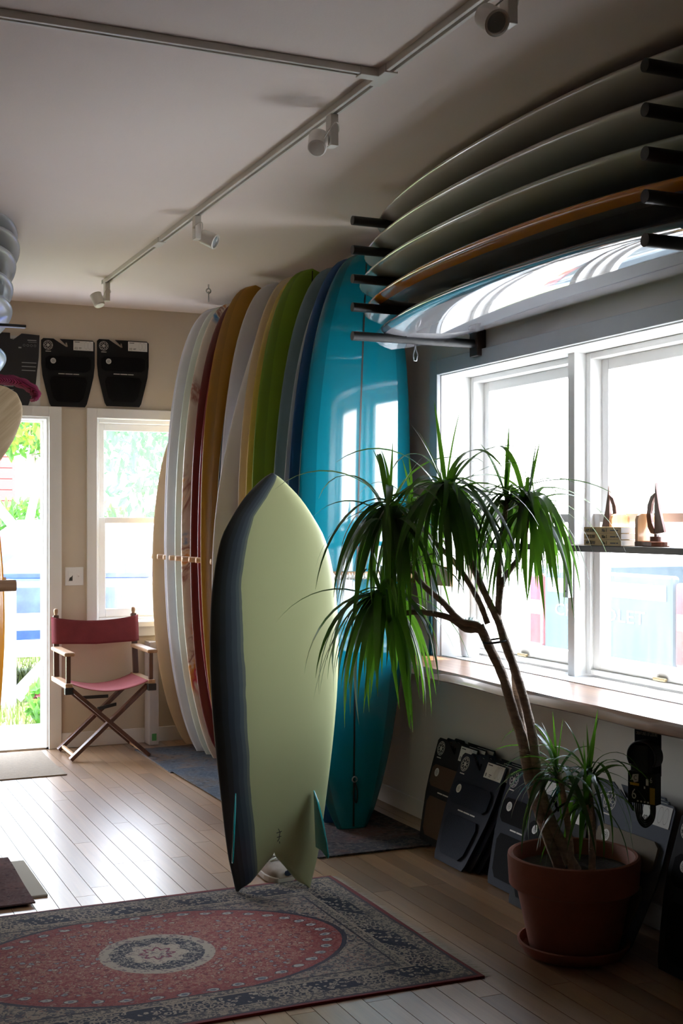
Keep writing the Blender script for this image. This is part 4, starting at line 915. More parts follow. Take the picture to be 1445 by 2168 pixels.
def bookend(label, y, flip, x=2.885):
    e = tag(empty('bookend', (x, y, SZ), rot=(0, 0, -PI / 2)), label, 'bookend', None)
    s = flip
    n_ = 18
    base = [(0, -.043), (s * .10, -.043)] + [(s * (.10 + .035 * math.sin(PI * k / 8)), -.043 + .086 * k / 8) for k in range(1, 8)] + [(s * .10, .043), (0, .043)]
    t = MB(); m_ = len(base); t.add([(x, y_, z) for z in (0, .018) for x, y_ in base], [tuple(range(m_)), tuple(range(m_, 2 * m_))] + [(i, (i + 1) % m_, (i + 1) % m_ + m_, i + m_) for i in range(m_)])
    t.build('base', MAHOG, e, bevel=.003)
    up = [(-.042, .018), (.042, .018), (.042, .098), (.036, .112), (.022, .120), (-.022, .120), (-.036, .112), (-.042, .098)]
    t = MB(); t.prism(up, 0, .016); o = t.build('upright', MAPLE, e, bevel=.002); o.rotation_euler = (0, 0, PI / 2); o.location = (s * .002 + (.016 if s > 0 else 0), 0, 0)
    t = MB(); t.lathe([(.001, .018), (.024, .018), (.024, .036), (.001, .036)], 20, (s * .075, 0, 0)); t.box(s * .075 - .007, s * .075 + .007, -.006, .006, .036, .045); t.build('pedestal', MAHOG, e, auto=40)
    # sails: main sail with tall point, curved jib
    main = [(0, .045), (.052, .052), (.040, .085), (.022, .135), (.008, .195), (.001, .232), (-.004, .15), (-.004, .07)]
    jib = [(-.004, .062), (-.020, .088), (-.027, .12), (-.020, .155), (-.004, .186), (-.004, .194), (-.026, .182), (-.044, .150), (-.050, .112), (-.043, .070), (-.026, .048), (-.004, .045)]
    t = MB(); t.prism([(s * (.0) + s * x + s * .072, z) for x, z in main], -.006, .006); t.build('main_sail', MAHOG, e, bevel=.0015)
    t = MB(); t.prism([(s * x + s * .072, z) for x, z in jib], -.006, .006); t.build('jib_sail', MAHOG, e, bevel=.0015)
bookend('wooden sailboat bookend right of the yellow books', 3.800, 1)
bookend('wooden sailboat bookend behind the yellow books at the window post', 4.000, -1, 2.930)
e = tag(empty('succulent_pot', (2.885, 5.085, .807)), 'white tapered pot with grey succulent on the window sill corner', 'potted plant')
MB().lathe([(.001, 0), (.035, 0), (.040, .004), (.053, .118), (.056, .122), (.056, .134), (.050, .134), (.047, .118), (.001, .112)], 28).build('pot', mat('white_ceramic', (.70, .70, .71), .35), e, auto=45)
SUC = mat('grey_succulent', (.22, .28, .27), .6)
leafm = None
t = MB(); t.add([(0, 0, 0), (.012, .020, .006), (-.012, .020, .006), (.013, .038, .014), (-.013, .038, .014), (0, .058, .026), (0, .022, .001), (0, .040, .008)], [(0, 1, 6), (0, 6, 2), (1, 3, 7, 6), (2, 6, 7, 4), (3, 5, 7), (4, 7, 5)]); leafm = t.mesh('leaf', SUC, True)
for k in range(22):
    o = bpy.data.objects.new('leaf', leafm); COL.objects.link(o); o.parent = e; o.location = (0, 0, .122 + .001 * k)
    o.rotation_euler = (math.radians(8 + 3.0 * k), 0, k * 2.4); s_ = 1.15 - .028 * k; o.scale = (s_, s_, s_)
t = MB(); t.box(-.004, .004, -.012, .012, 0, .20); o = t.build('metal_strip', mat('teal_enamel', (.01, .10, .13), .35, metal=.3)); o.location = (2.768, 5.250, .803)
tag(o, 'thin teal metal strip standing against the window casing', 'metal strip')
tag(MB().box(2.125, 2.185, 7.86, 7.985, .002, .66).build('cardboard_box', mat('white_cardboard', (.62, .58, .57), .7, var=.05), bevel=.003), 'narrow white carton standing at the back wall beside the row', 'box')
o = bpy.data.objects['cardboard_box']; MB().box(2.14, 2.17, 7.8590, 7.8598, .03, .075).build('green_sticker', mat('green_print', (.08, .33, .10), .6), o)

# ------------------------------------------------------------------ ceiling track lights and eye bolt
e = tag(empty('track_rail', (1.665, 0, CZ)), 'long cream ceiling track running toward the back wall', 'track')
SLOT = mat('track_slot', (.06, .025, .012), .5)
def track(mb_body, y0, y1):
    mb_body.box(-.018, -.006, y0, y1, -.022, -.0005); mb_body.box(.006, .018, y0, y1, -.022, -.0005); mb_body.box(-.006, .006, y0, y1, -.008, -.0005)
t = MB(); track(t, 1.2, 3.41); t.build('rail', CREAMPLASTIC, e, bevel=.0015)
t = MB(); track(t, 3.54, 7.12); t.build('rail', CREAMPLASTIC, e, bevel=.0015)
t = MB(); t.box(-.0058, .0058, 1.2, 3.41, -.0095, -.0082).box(-.0058, .0058, 3.54, 7.10, -.0095, -.0082); t.build('slot', SLOT, e)
t = MB(); t.box(-.022, .022, 3.41, 3.54, -.026, -.0005).box(-.08, -.018, 3.455, 3.495, -.026, -.0005); t.build('tee_connector', CREAMPLASTIC, e, bevel=.002)
MB().box(-.020, .020, 7.10, 7.125, -.024, -.0005).build('end_cap', CREAMPLASTIC, e, bevel=.002)
MB().box(-.021, .021, 5.93, 6.05, -.025, -.0005).build('joiner', CREAMPLASTIC, e, bevel=.002)
e = tag(empty('track_rail', (0, 3.475, CZ)), 'short cream ceiling track branching off to the left', 'track')
t = MB(); t.box(-1.2, 1.585, -.018, -.006, -.022, -.0005).box(-1.2, 1.585, .006, .018, -.022, -.0005).box(-1.2, 1.585, -.006, .006, -.008, -.0005); t.build('rail', CREAMPLASTIC, e, bevel=.0015)
MB().box(-1.2, 1.585, -.0058, .0058, -.0095, -.0082).build('slot', SLOT, e)
def spot(label, y, side, aim, drop=.105):
    e = tag(empty('track_spotlight', (1.665, y, CZ - .022)), label, 'spotlight', None)
    MB().box(-.014, .014, -.022, .022, -drop, 0).build('stem', CREAMPLASTIC, e, bevel=.002)
    c = Vector((side * .055, -.01, -drop + .005)); a = Vector(aim).normalized()
    MB().tube([(side * .012, 0, -drop + .012), c], .008, 10).build('knuckle', CREAMPLASTIC, e, smooth=True)
    h = empty('x') if False else None
    M_ = a.to_track_quat('Z', 'Y').to_matrix().to_4x4(); M_.translation = c
    o = MB().lathe([(.001, -.042), (.026, -.040), (.031, -.034), (.033, .022), (.034, .032), (.028, .034), (.026, .026)], 24).build('lamp_can', CREAMPLASTIC, e, auto=35); o.matrix_local = M_
    MB().lathe([(.026, .026), (.018, .022), (.001, .020)], 24).build('lens', GLASSY, o, smooth=True)
    pts = smooth_curve([(0, -.0, -drop * .55), (-side * .02, -.01, -drop * .5), (side * .01, -.045, -drop * .35), tuple(c - a * .04)], 5)
    MB().tube(pts, .0022, 6).build('cable', CREAMPLASTIC, e, smooth=True)
spot('cream track spotlight at the far end of the long track', 7.075, -1, (-.25, .35, .9))
spot('cream track spotlight second from the far end, lens turned to the wall', 5.37, 1, (.75, -.62, -.45))
spot('cream track spotlight in the middle of the long track, turned to the wall', 3.86, -1, (-.45, .25, -.85) if False else (.35, .6, .72))
spot('cream track spotlight at the top edge of the picture with glass lens', 2.74, -1, (.02, -.82, -.58))
e = tag(empty('eye_bolt', (2.241, 7.0, CZ)), 'steel eye bolt with ring hanging from the ceiling', 'hook')
t = MB(); t.tube([(0, 0, 0), (0, 0, -.025)], .004, 8); t.tube([(.013 * math.cos(a), 0, -.038 + .013 * math.sin(a)) for a in [2 * PI * k / 18 for k in range(19)]], .0042, 8); t.build('bolt', METAL, e, smooth=True)
MB().tube([(.005 * math.cos(a) * .6, .014 * math.cos(a) * .6, -.072 + .028 * math.sin(a)) for a in [2 * PI * k / 20 for k in range(21)]], .0035, 8).build('ring', METAL, e, smooth=True)

# ------------------------------------------------------------------ potted dracaena
PX, PY = 2.392, 3.525
tag(MB().lathe([(.001, .0005), (.150, .0005), (.165, .006), (.184, .036), (.186, .044), (.178, .046), (.168, .020), (.150, .014), (.001, .014)], 48, (PX, PY, 0)).build('plant_saucer', TERRA, auto=40), 'round terracotta saucer under the big plant pot', 'saucer')
e = tag(empty('plant_pot', (PX, PY, .0145)), 'large terracotta pot standing right of the patterned rug', 'pot')
MB().lathe([(.001, 0), (.140, 0), (.146, .006), (.188, .200), (.190, .206), (.206, .208), (.213, .214), (.218, .300), (.216, .312), (.208, .315), (.200, .312), (.196, .300), (.190, .255), (.001, .245)], 56).build('pot_wall', TERRA, e, auto=40)
MB().lathe([(.191, .262), (.15, .268), (.08, .262), (.001, .270)], 30).build('soil', SOIL, e, smooth=True)
def leaf_mat(name, dark, light, tl):
    m = bpy.data.materials.new(name); n = NT(m); r = n.rand(); v = n.coord(scale=(.6, 40, 1))
    st = n.noise(v, 2.0, 2); c = n.mix(n.ramp(r, [(0, 0.0), (1, 1.0)]), dark, light); c = n.mix(n.math('MULTIPLY', st, .25), c, tuple(x * .5 for x in dark))
    tip = n.ramp(n.sepxyz(n.coord('Generated'))[0], [(.0, 0.0), (1.0, 0.0)])
    n.l(c, n.b.inputs['Base Color']); n.b.inputs['Roughness'].default_value = .28; n.b.inputs['Specular IOR Level'].default_value = .5
    t_ = n.n('ShaderNodeBsdfTranslucent'); t_.inputs[0].default_value = rgb(*tl); mx = n.n('ShaderNodeMixShader'); mx.inputs[0].default_value = .35
    n.l(n.b.outputs[0], mx.inputs[1]); n.l(t_.outputs[0], mx.inputs[2]); n.l(mx.outputs[0], n.out.inputs[0]); return m
LEAF = leaf_mat('dracaena_leaf', (.014, .045, .018), (.035, .085, .024), (.10, .26, .015))
LEAFY = leaf_mat('yellowed_leaf', (.50, .30, .01), (.55, .34, .02), (.7, .45, .02))
def leaf_mesh(kind, e0, e1, pw, L=1.0, wd=.052, m=LEAF, twist=0.0):
    t = MB(); N = 11; x = z = 0.0; pts = []
    for i in range(N + 1):
        s = i / N; a = math.radians(e0 + (e1 - e0) * min(1, s * 1.05) ** pw); pts.append((x, z, a)); x += math.cos(a) / N; z += math.sin(a) / N
    vs = []
    for i, (px, pz, a) in enumerate(pts):
        s = i / N; w_ = wd / 2 * (min(1, .55 + s * 2.2)) * (1 - max(0, (s - .35) / .65) ** 1.6) + .0008
        dz = w_ * .35; tw = twist * s
        vs += [(px - dz * math.sin(a) * -1 * .6, -w_ * math.cos(tw), pz + dz * math.cos(a) - w_ * math.sin(tw)), (px, 0, pz), (px + dz * math.sin(a) * .6, w_ * math.cos(tw), pz + dz * math.cos(a) + w_ * math.sin(tw))]
    t.add(vs, [(3 * i + k, 3 * i + k + 1, 3 * i + 4 + k, 3 * i + 3 + k) for i in range(N) for k in (0, 1)])
    return t.mesh('leaf', m, True, fix=False)
rl = random.Random(11)
HANG = [leaf_mesh('h', e0, e1, pw, twist=tw) for e0, e1, pw, tw in ((60, -89, .30, .3), (45, -88, .26, -.3), (70, -88, .34, .2), (30, -90, .24, 0), (55, -91, .25, .5), (75, -87, .38, -.2), (35, -86, .32, .3), (62, -84, .42, -.4), (20, -90, .22, .2))]
ARCH = [leaf_mesh('a', e0, e1, pw, twist=tw, wd=.044) for e0, e1, pw, tw in ((55, -45, 1.0, .3), (40, -60, .8, -.4), (65, -30, 1.1, .2), (30, -35, .9, .6), (72, -70, 1.3, 0))]
UPR = [leaf_mesh('u', e0, e1, 1.4, twist=tw, wd=.050) for e0, e1, tw in ((84, 74, .2), (76, 58, -.3), (88, 82, .5), (70, 40, .2))]
YLEAF = leaf_mesh('y', 40, -89, .4, m=LEAFY, wd=.06)
plant = tag(empty('dracaena_plant', (PX, PY, .28)), 'tall dragon plant with twisted trunks and drooping leaf crowns growing in the terracotta pot', 'plant')
PO = Vector((PX, PY, .28))
def wtube(name, pts, r0, r1, parent=plant, n=6, m=BARK):
    c = smooth_curve([Vector(p) - PO for p in pts], n); N = len(c)
    rad = [(r0 + (r1 - r0) * i / (N - 1)) * (1 + .05 * math.sin(i * 2.1)) for i in range(N)]
    return MB().tube(c, rad, 10).build(name, m, parent, smooth=True)
EXTRA = MB()
def crown(parent, c, nh, na, nu, l0=.30, l1=.44, spread=.05):
    c = Vector(c) - PO
    for j in range(int(nh * .8)):                    # leaves past the 300 that are objects of their own
        me = rl.choice(HANG); L = rl.uniform(l0, l1); R_ = Euler((rl.uniform(-.15, .15), rl.uniform(-.2, .2), rl.uniform(0, 2 * PI))).to_matrix()
        p0 = c + Vector((rl.uniform(-.01, .01), rl.uniform(-.01, .01), rl.uniform(-spread, spread * .3)))
        EXTRA.add([p0 + R_ @ (v.co * L) for v in me.vertices], [tuple(p.vertices) for p in me.polygons])
    for j in range(nh + na + nu):
        if j < nh: me = rl.choice(HANG); L = rl.uniform(l0, l1)
        elif j < nh + na: me = rl.choice(ARCH); L = rl.uniform(l0, l1) * 1.0
        else: me = rl.choice(UPR); L = rl.uniform(l0, l1) * .62
        o = bpy.data.objects.new('leaf', me); COL.objects.link(o); o.parent = parent
        o.location = c + Vector((rl.uniform(-.008, .008), rl.uniform(-.008, .008), rl.uniform(-spread, spread * .35) if j < nh + na else .02))
        o.rotation_euler = (rl.uniform(-.12, .12), rl.uniform(-.15, .15), rl.uniform(0, 2 * PI)); o.scale = (L, L * rl.uniform(.85, 1.2), L)
# three trunks twisting together, then branches to the crowns
A = (2.262, 3.60, .56); 
wtube('trunk', [(2.36, 3.54, .25), (2.300, 3.560, .42), (2.262, 3.585, .56), (2.235, 3.59, .70), (2.205, 3.60, .80), (2.165, 3.60, .92), (2.125, 3.615, 1.01), (2.095, 3.63, 1.085)], .020, .015)
wtube('trunk', [(2.40, 3.50, .25), (2.325, 3.545, .42), (2.288, 3.575, .56), (2.262, 3.565, .70), (2.238, 3.575, .82), (2.195, 3.565, .93), (2.165, 3.575, 1.02), (2.148, 3.60, 1.10)], .019, .013)
wtube('trunk', [(2.42, 3.56, .25), (2.34, 3.60, .42), (2.280, 3.62, .56), (2.245, 3.605, .72), (2.225, 3.61, .84), (2.225, 3.625, .93), (2.185, 3.62, 1.02), (2.150, 3.61, 1.12)], .017, .012)
MB().tube([Vector((2.139 + .043 * math.cos(a), 3.600 + .036 * math.sin(a), 1.035 + .006 * math.cos(a))) - PO for a in [2 * PI * k / 20 for k in range(21)]], .0035, 6).build('tie_wire', BLACK, plant, smooth=True)
C1, C2, C3, C4, C5, C6 = (2.000, 3.690, 1.515), (2.205, 3.640, 1.508), (2.262, 3.600, 1.482), (1.850, 3.800, 1.450), (1.845, 3.840, 1.160), (1.960, 3.86, 1.47)
b1 = wtube('branch', [(2.148, 3.60, 1.10), (2.110, 3.63, 1.20), (2.060, 3.65, 1.32), (2.015, 3.68, 1.43), C1], .012, .009)
b2 = wtube('branch', [(2.150, 3.61, 1.10), (2.160, 3.615, 1.20), (2.170, 3.63, 1.32), (2.195, 3.64, 1.42), C2], .011, .008)
b3 = wtube('branch', [(2.152, 3.605, 1.12), (2.165, 3.605, 1.22), (2.200, 3.60, 1.275), (2.235, 3.60, 1.32), (2.255, 3.60, 1.40), C3], .010, .008)
b4 = wtube('branch', [(2.122, 3.617, 1.020), (2.092, 3.632, 1.082), (2.040, 3.66, 1.10), (1.995, 3.70, 1.16), (1.930, 3.74, 1.23), (1.880, 3.78, 1.34), C4], .013, .008)
b5 = wtube('branch', [(2.122, 3.617, 1.025), (2.097, 3.632, 1.068), (2.060, 3.66, 1.072), (2.010, 3.69, 1.11), (1.940, 3.76, 1.125), (1.880, 3.81, 1.12), C5], .013, .008)
b6 = wtube('branch', [(2.120, 3.62, 1.09), (2.095, 3.64, 1.17), (2.050, 3.70, 1.28), (1.995, 3.80, 1.38), C6], .010, .008)
crown(b1, C1, 42, 11, 4, .33, .50); crown(b2, C2, 20, 4, 4, .29, .42); crown(b3, C3, 30, 7, 4, .31, .48)
crown(b4, C4, 34, 14, 4, .33, .50); crown(b5, C5, 36, 10, 2, .32, .50); crown(b6, C6, 8, 4, 2, .26, .38)
o = bpy.data.objects.new('leaf', YLEAF); COL.objects.link(o); o.parent = b4; o.location = Vector(C4) - PO + Vector((.02, -.01, -.02)); o.rotation_euler = (0, 0, -.7); o.scale = (.40, .40, .40); o['label'] = 'yellowed hanging leaf'
# three young shoots low in the pot
for k, (bx_, by_, tx, ty, tz, nh, na, nu) in enumerate(((2.37, 3.50, 2.335, 3.525, .60, 8, 10, 5), (2.44, 3.49, 2.425, 3.490, .585, 8, 11, 5), (2.42, 3.46, 2.395, 3.46, .50, 7, 6, 1))):
    s = wtube('shoot', [(bx_, by_, .25), ((bx_ + tx) / 2 + .01, (by_ + ty) / 2, .42), (tx, ty, tz)], .013, .009)
    crown(s, (tx, ty, tz), nh, na, nu, .24, .36, .04)

EXTRA.build('foliage', LEAF, plant, smooth=True, fix=False)['kind'] = 'stuff'

# ------------------------------------------------------------------ outside
def tagk(o, k): o['kind'] = k; return o
GZ = -.12
struct('ground_outside', MB().box(-30, 40, 8.2, 45, GZ - .3, GZ).box(3.06, 40, -20, 8.2, GZ - .3, GZ), mat('pale_concrete', (.42, .41, .39), .85, var=.1, vscale=.6))
GRASSM = mat('lawn_green', (.12, .15, .045), .9, var=.4, vscale=2.5, bump=.6, bscale=40)
struct('lawn', MB().box(-6, 9, 9.3, 24, GZ, GZ + .02), GRASSM)
t = MB(); rg = random.Random(5)
for k in range(5200):
    x, y = rg.uniform(.4, 3.2), 9.3 + 5.0 * rg.random() ** 1.3; h = rg.uniform(.04, .11); a = rg.uniform(0, PI); dx, dy = math.cos(a) * .007, math.sin(a) * .007; lx, ly = rg.uniform(-.03, .03), rg.uniform(-.03, .03); z = GZ + .018
    t.add([(x - dx, y - dy, z), (x + dx, y + dy, z), (x + lx, y + ly, z + h)], [(0, 1, 2)])
tag(t.build('grass', mat('grass_blades', (.15, .21, .05), .7, var=.3, vscale=1.5), fix=False), 'sunlit short grass outside the open doorway', 'grass', kind='stuff')
def foliage(c, r, n, m, parent, seed, size=.08, name='foliage'):
    rf = random.Random(seed); t = MB()
    for k in range(n):
        while True:
            p = Vector((rf.uniform(-1, 1), rf.uniform(-1, 1), rf.uniform(-1, 1)))
            if .25 < p.length < 1: break
        p = Vector((p.x * r[0], p.y * r[1], p.z * r[2])) + Vector(c); s = size * rf.uniform(.6, 1.4)
        q = Euler((rf.uniform(0, 6), rf.uniform(0, 6), rf.uniform(0, 6))).to_matrix()
        t.add([p + q @ Vector(v) * s for v in ((-1, 0, 0), (0, -.45, .1), (1, 0, 0), (0, .45, .1))], [(0, 1, 2, 3)])
    o = t.build(name, m, parent, fix=False); o['kind'] = 'stuff'; return o
def fol_mat(name, c, tl):
    m = bpy.data.materials.new(name); n = NT(m); v = n.coord(); f = n.noise(v, 3.0, 3)
    n.l(n.ramp(f, [(.3, tuple(x * .6 for x in c)), (.7, tuple(x * 1.3 for x in c))]), n.b.inputs['Base Color']); n.b.inputs['Roughness'].default_value = .6
    t_ = n.n('ShaderNodeBsdfTranslucent'); t_.inputs[0].default_value = rgb(*tl); mx = n.n('ShaderNodeMixShader'); mx.inputs[0].default_value = .4
    n.l(n.b.outputs[0], mx.inputs[1]); n.l(t_.outputs[0], mx.inputs[2]); n.l(mx.outputs[0], n.out.inputs[0]); return m
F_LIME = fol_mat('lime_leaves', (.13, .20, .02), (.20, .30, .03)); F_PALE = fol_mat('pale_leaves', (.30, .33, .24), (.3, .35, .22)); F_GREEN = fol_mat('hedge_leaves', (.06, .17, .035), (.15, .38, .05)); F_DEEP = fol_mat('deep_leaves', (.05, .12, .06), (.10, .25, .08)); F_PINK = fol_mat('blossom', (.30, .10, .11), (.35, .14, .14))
TRUNK = mat('pale_trunk', (.30, .25, .21), .9, var=.25, vscale=14, bump=.5, bscale=30)
tr = tag(empty('garden_tree', (2.46, 14.4, GZ)), 'bare forked garden tree with lime green leaves outside the open doorway', 'tree')
for pts, r0, r1 in (([(0, 0, 0), (.02, 0, .6), (-.02, 0, 1.05), (-.10, 0, 1.45), (-.34, .1, 1.85), (-.42, .1, 2.6), (-.40, .1, 3.4)], .085, .035), ([(-.03, 0, 1.15), (.06, 0, 1.6), (.16, -.05, 2.1), (.30, -.05, 2.6), (.42, 0, 3.2)], .06, .022), ([(.22, -.05, 2.25), (.42, -.1, 2.45), (.75, -.1, 2.6)], .03, .012), ([(.12, -.03, 1.85), (.34, 0, 2.2), (.5, .05, 2.9)], .028, .012)):
    MB().tube(smooth_curve(pts, 5), [r0 + (r1 - r0) * i / (len(smooth_curve(pts, 5)) - 1) for i in range(len(smooth_curve(pts, 5)))], 10).build('trunk', TRUNK, tr, smooth=True)
foliage((.1, 0, 2.95), (1.1, .8, .62), 1500, F_LIME, tr, 1, .06)
hd = tag(empty('hedge', (3.0, 18.5, GZ)), 'bright green hedge behind the parked cars', 'hedge')
MB().box(-2.2, 2.6, -.4, .4, 0, 1.5).build('core', mat('hedge_core', (.03, .08, .02), .9), hd); foliage((.2, 0, .9), (2.7, .8, 1.0), 6000, F_GREEN, hd, 2, .09)
for k, (x, y, z, r, m, lab) in enumerate(((3.6, 20.5, 3.3, 1.0, F_GREEN, 'mid green tree beyond the hedge seen through the doorway'), (5.2, 17, 2.7, 1.5, F_DEEP, 'blue green tree seen hazily through the back window'), (4.6, 13.9, 2.6, .6, F_PINK, 'pink blossoming shrub seen hazily through the back window'))):
    e = tag(empty('tree', (x, y, GZ)), lab, 'tree'); MB().tube([(0, 0, 0), (.05, 0, z * .6), (0, 0, z)], [.09, .07, .03], 8).build('trunk', TRUNK, e, smooth=True); foliage((0, 0, z - GZ), (r, r, r * .9), 1800, m, e, 20 + k, .09)
# red house
h_ = tag(empty('red_house', (2.25, 26, GZ)), 'red clapboard house far behind the garden tree', 'house'); REDS = mat('red_siding', (.38, .06, .055), .7)
MB().box(-6, 1.95, 0, 6, 0, 4.6).build('wall', mat('house_core', (.3, .05, .05), .8), h_)
for k in range(20): MB().box(-6, 2.0, -.03, 0, .22 * k, .22 * k + .205).build('clapboard', REDS, h_)
t = MB(); t.prism([(-6.4, 4.6), (2.3, 4.6), (-2.0, 7.4)], -.4, 6.4); t.build('roof', mat('roof_shingle', (.12, .10, .10), .8), h_)
w_ = MB().box(.4, 1.4, -.07, -.03, 1.5, 3.0).build('window', W_WHITE, h_); MB().box(.48, 1.32, -.075, -.07, 1.58, 2.92).build('pane', mat('dark_pane', (.05, .07, .09), .1), w_)
def car(name, label, loc, rz, body, L=4.4, sil=None):
    e = tag(empty(name, loc, rot=(0, 0, rz)), label, 'car'); W = 1.72
    low = [(-2.2, .30), (-2.15, .62), (-2.05, .80), (-1.2, .90), (1.25, .93), (2.0, .84), (2.18, .60), (2.2, .30)]
    t = MB(); t.prism(low, -W / 2, W / 2); t.build('body', body, e, bevel=.07)
    cab = [(-1.05, .90), (-.45, 1.36), (.75, 1.40), (1.45, .92)]
    t = MB(); n = 4; vs = [(x, s * (W / 2 - .06 - (.14 if z > 1.2 else 0)), z) for s in (-1, 1) for x, z in cab]; t.add(vs, [(0, 1, 2, 3), (7, 6, 5, 4)] + [(i, i + 4, (i + 1) % 4 + 4, (i + 1) % 4) for i in range(4)]); cb = t.build('cabin', body, e, bevel=.05)
    gl = mat(name + '_glass', (.06, .08, .10), .06, coat=1.0)
    for s in (-1, 1):
        t = MB(); t.add([(-.78, s * (W / 2 - .075), .96), (-.40, s * (W / 2 - .185), 1.31), (.10, s * (W / 2 - .185), 1.33), (.10, s * (W / 2 - .07), .96)], [(0, 1, 2, 3)]).add([(.18, s * (W / 2 - .07), .96), (.18, s * (W / 2 - .185), 1.33), (.68, s * (W / 2 - .185), 1.34), (1.18, s * (W / 2 - .075), .97)], [(0, 1, 2, 3)]); t.build('side_window', gl, cb)
    for x in (-1.35, 1.35):
        for s in (-1, 1):
            wh = MB().tube([(x, s * (W / 2 - .2), .32), (x, s * (W / 2 + .01), .32)], .32, 20).build('wheel', mat('tyre_rubber', (.02, .02, .02), .8) if 'tyre_rubber' not in bpy.data.materials else bpy.data.materials['tyre_rubber'], e, auto=40)
            MB().tube([(x, s * (W / 2), .32), (x, s * (W / 2 + .02), .32)], .19, 14).build('hubcap', METAL, wh, auto=40)
    for s in (-1, 1): MB().box(2.10, 2.20, s * .62 - .14, s * .62 + .14, .56, .68).build('headlight', GLASSY, e, bevel=.02)
    return e
BLUEC = mat('weathered_blue_paint', (.03, .07, .30), .35, coat=.6, var=.35, vscale=9)
car('blue_car', 'weathered blue car parked across the doorway view', (3.0, 12.4, GZ), PI, BLUEC).scale = (1.12, 1.12, 1.12)
car('silver_car', 'silver white car parked behind the blue one', (3.3, 15.9, GZ), 0.0, mat('silver_paint', (.28, .29, .30), .3, coat=.6))
# weathered fence and orange board by the doorway
e = tag(empty('garden_fence', (0, 10.6, GZ)), 'weathered grey garden fence with post just outside the doorway', 'fence'); OLDW = wood('weathered_wood', (.34, .33, .31), (.55, .54, .51), .85, 2, 1.0)
for x in (1.68, 2.9): 
    p_ = MB().box(x - .055, x + .055, -.055, .055, 0, 1.02).build('post', OLDW, e, bevel=.006); MB().lathe([(.10, 1.02), (.095, 1.04), (.04, 1.07), (.001, 1.08)], 12, (x, 0, 0)).build('post_cap', mat('slate_cap', (.10, .11, .11), .8), p_)
for z in (.50, .72): MB().box(1.735, 2.845, -.02, .02, z - .07, z + .07).build('fence_rail', OLDW, e, bevel=.004)
MB().bar((1.74, .03, .10), (2.25, .03, .62), .03, .12).build('brace', OLDW, e)
longboard('surfboard', 'orange edged surfboard lying across the garden behind the fence', None, basis((1.2, 11.0, .53), (0, 1, 0), (1, 0, 0)), 2.4, .5, .06, bmat('garden_orange', (.62, .27, .06), .3), LONG, .02, .02, None, fins=False)
e = tag(empty('saw_horse', (2.3, 11.0, GZ)), 'small wooden trestle holding the orange surfboard outdoors', 'trestle')
for x in (-.7, .6):
    for s in (-1, 1): MB().bar((x, s * .25, 0), (x, s * .05, .57), .05, .05).build('leg', OLDW, e)
    MB().box(x - .03, x + .03, -.28, .28, .555, .605).build('beam', OLDW, e)
for k, (x, y, r, lab) in enumerate(((1.80, 9.35, .20, 'leafy green bush beside the doorway step'), (1.90, 10.15, .13, 'small red tipped bush by the garden fence'))):
    e = tag(empty('bush', (x, y, GZ)), lab, 'bush'); MB().tube([(0, 0, 0), (0, 0, r)], .012, 6).build('stem', TRUNK, e); foliage((0, 0, r * 1.1), (r, r, r), 420, F_GREEN if k == 0 else F_PINK, e, 40 + k, .045)
struct('doorstep', MB().box(.3, 1.9, 8.2, 9.3, GZ, -.04), mat('step_concrete', (.55, .53, .50), .8, var=.08))
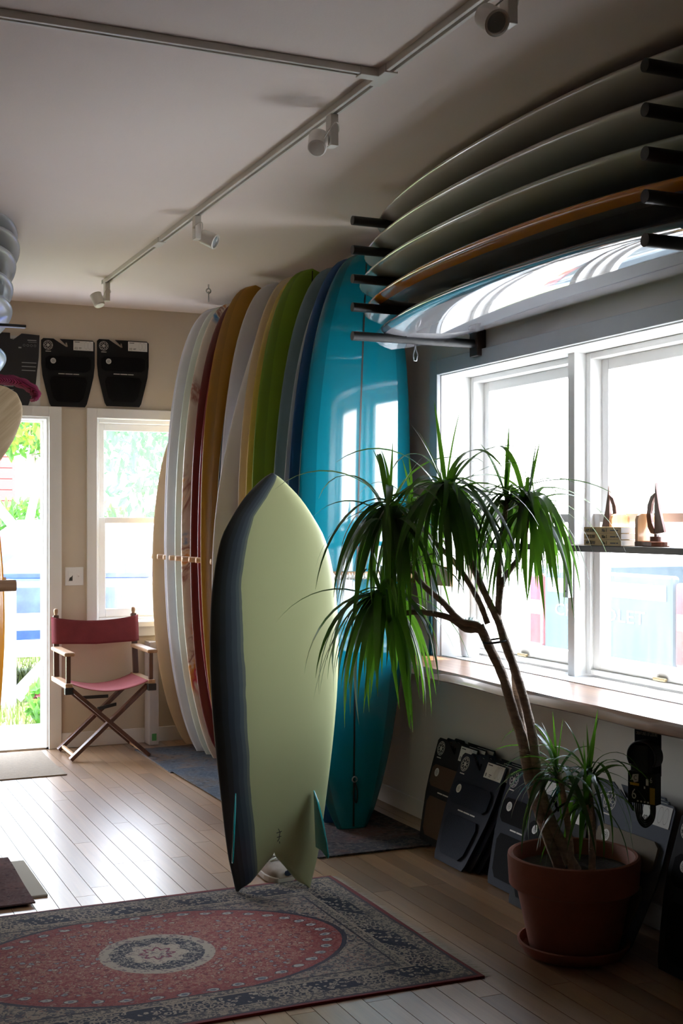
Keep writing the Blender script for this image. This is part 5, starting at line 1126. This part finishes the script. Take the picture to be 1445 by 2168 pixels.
# pickup truck seen from behind through the big window
def pickup():
    e = tag(empty('pickup_truck', (5.0, 7.02, GZ - .05)), 'teal pickup truck tailgate parked outside the big window', 'truck'); P = mat('teal_truck_paint', (.008, .03, .042), .45, coat=.15); W = 1.86
    for s in (-1, 1): MB().box(.06, 2.0, s * W / 2 - .05, s * W / 2 + .05, .52, 1.28).build('bed_side', P, e, bevel=.03)
    MB().box(.06, 2.0, -W / 2 + .05, W / 2 - .05, .52, .60).build('bed_floor', P, e)
    tg = MB().box(0, .06, -.72, .72, .56, 1.26).build('tailgate', P, e, bevel=.02)
    MB().box(-.012, 0, -.66, .66, 1.10, 1.20).build('tailgate_trim', mat('truck_trim_light', (.28, .30, .32), .3), e, bevel=.004)
    def tt(s, size, y, z, sx=1.0):
        m_ = Matrix.Translation((-.004, y, z)) @ Matrix.Rotation(-PI / 2, 4, 'Z') @ Matrix.Rotation(PI / 2, 4, 'X'); text(s, size, m_, mat('truck_letters', (.35, .38, .4), .3), tg, sx=sx)
    tt('CHEVROLET', .12, .58, .94, 1.55); tt('SILVERADO', .055, .68, .66, 1.2); tt('LT', .06, -.60, .66, 1.2)
    for s in (-1, 1):
        tl = MB().box(-.005, .10, s * .83 - .085, s * .83 + .085, .70, 1.22).build('tail_light', mat('red_lens', (.22, .012, .015), .2, coat=.6), e, bevel=.02); MB().box(-.009, -.004, s * .83 - .06, s * .83 + .06, .93, 1.03).build('reverse_lens', W_WHITE, tl)
    MB().box(-.14, .10, -W / 2, W / 2, .36, .54).build('bumper', mat('chrome', (.6, .6, .62), .15, metal=1.0), e, bevel=.04)
    t = MB(); t.prism([(2.0, .52), (2.0, 1.28), (2.3, 1.82), (3.5, 1.84), (4.2, 1.26), (5.3, 1.16), (5.4, .5)], -W / 2, W / 2); t.build('cab', P, e, bevel=.06)
    t = MB(); t.add([(2.04, -.70, 1.34), (2.04, .70, 1.34), (2.255, .64, 1.74), (2.255, -.64, 1.74)], [(0, 1, 2, 3)]); t.v = [(x - .035, y, z) for x, y, z in t.v]; t.build('rear_window', GLASSY, e)
    for x in (1.0, 4.5):
        for s in (-1, 1): MB().tube([(x, s * .70, .36), (x, s * .95, .36)], .36, 20).build('wheel', bpy.data.materials['tyre_rubber'], e, auto=40)
pickup()
car('red_car', 'red car parked beyond the pickup outside the big window', (13.5, 9.6, GZ), PI / 2 + .3, mat('red_paint', (.45, .05, .05), .3, coat=.6))
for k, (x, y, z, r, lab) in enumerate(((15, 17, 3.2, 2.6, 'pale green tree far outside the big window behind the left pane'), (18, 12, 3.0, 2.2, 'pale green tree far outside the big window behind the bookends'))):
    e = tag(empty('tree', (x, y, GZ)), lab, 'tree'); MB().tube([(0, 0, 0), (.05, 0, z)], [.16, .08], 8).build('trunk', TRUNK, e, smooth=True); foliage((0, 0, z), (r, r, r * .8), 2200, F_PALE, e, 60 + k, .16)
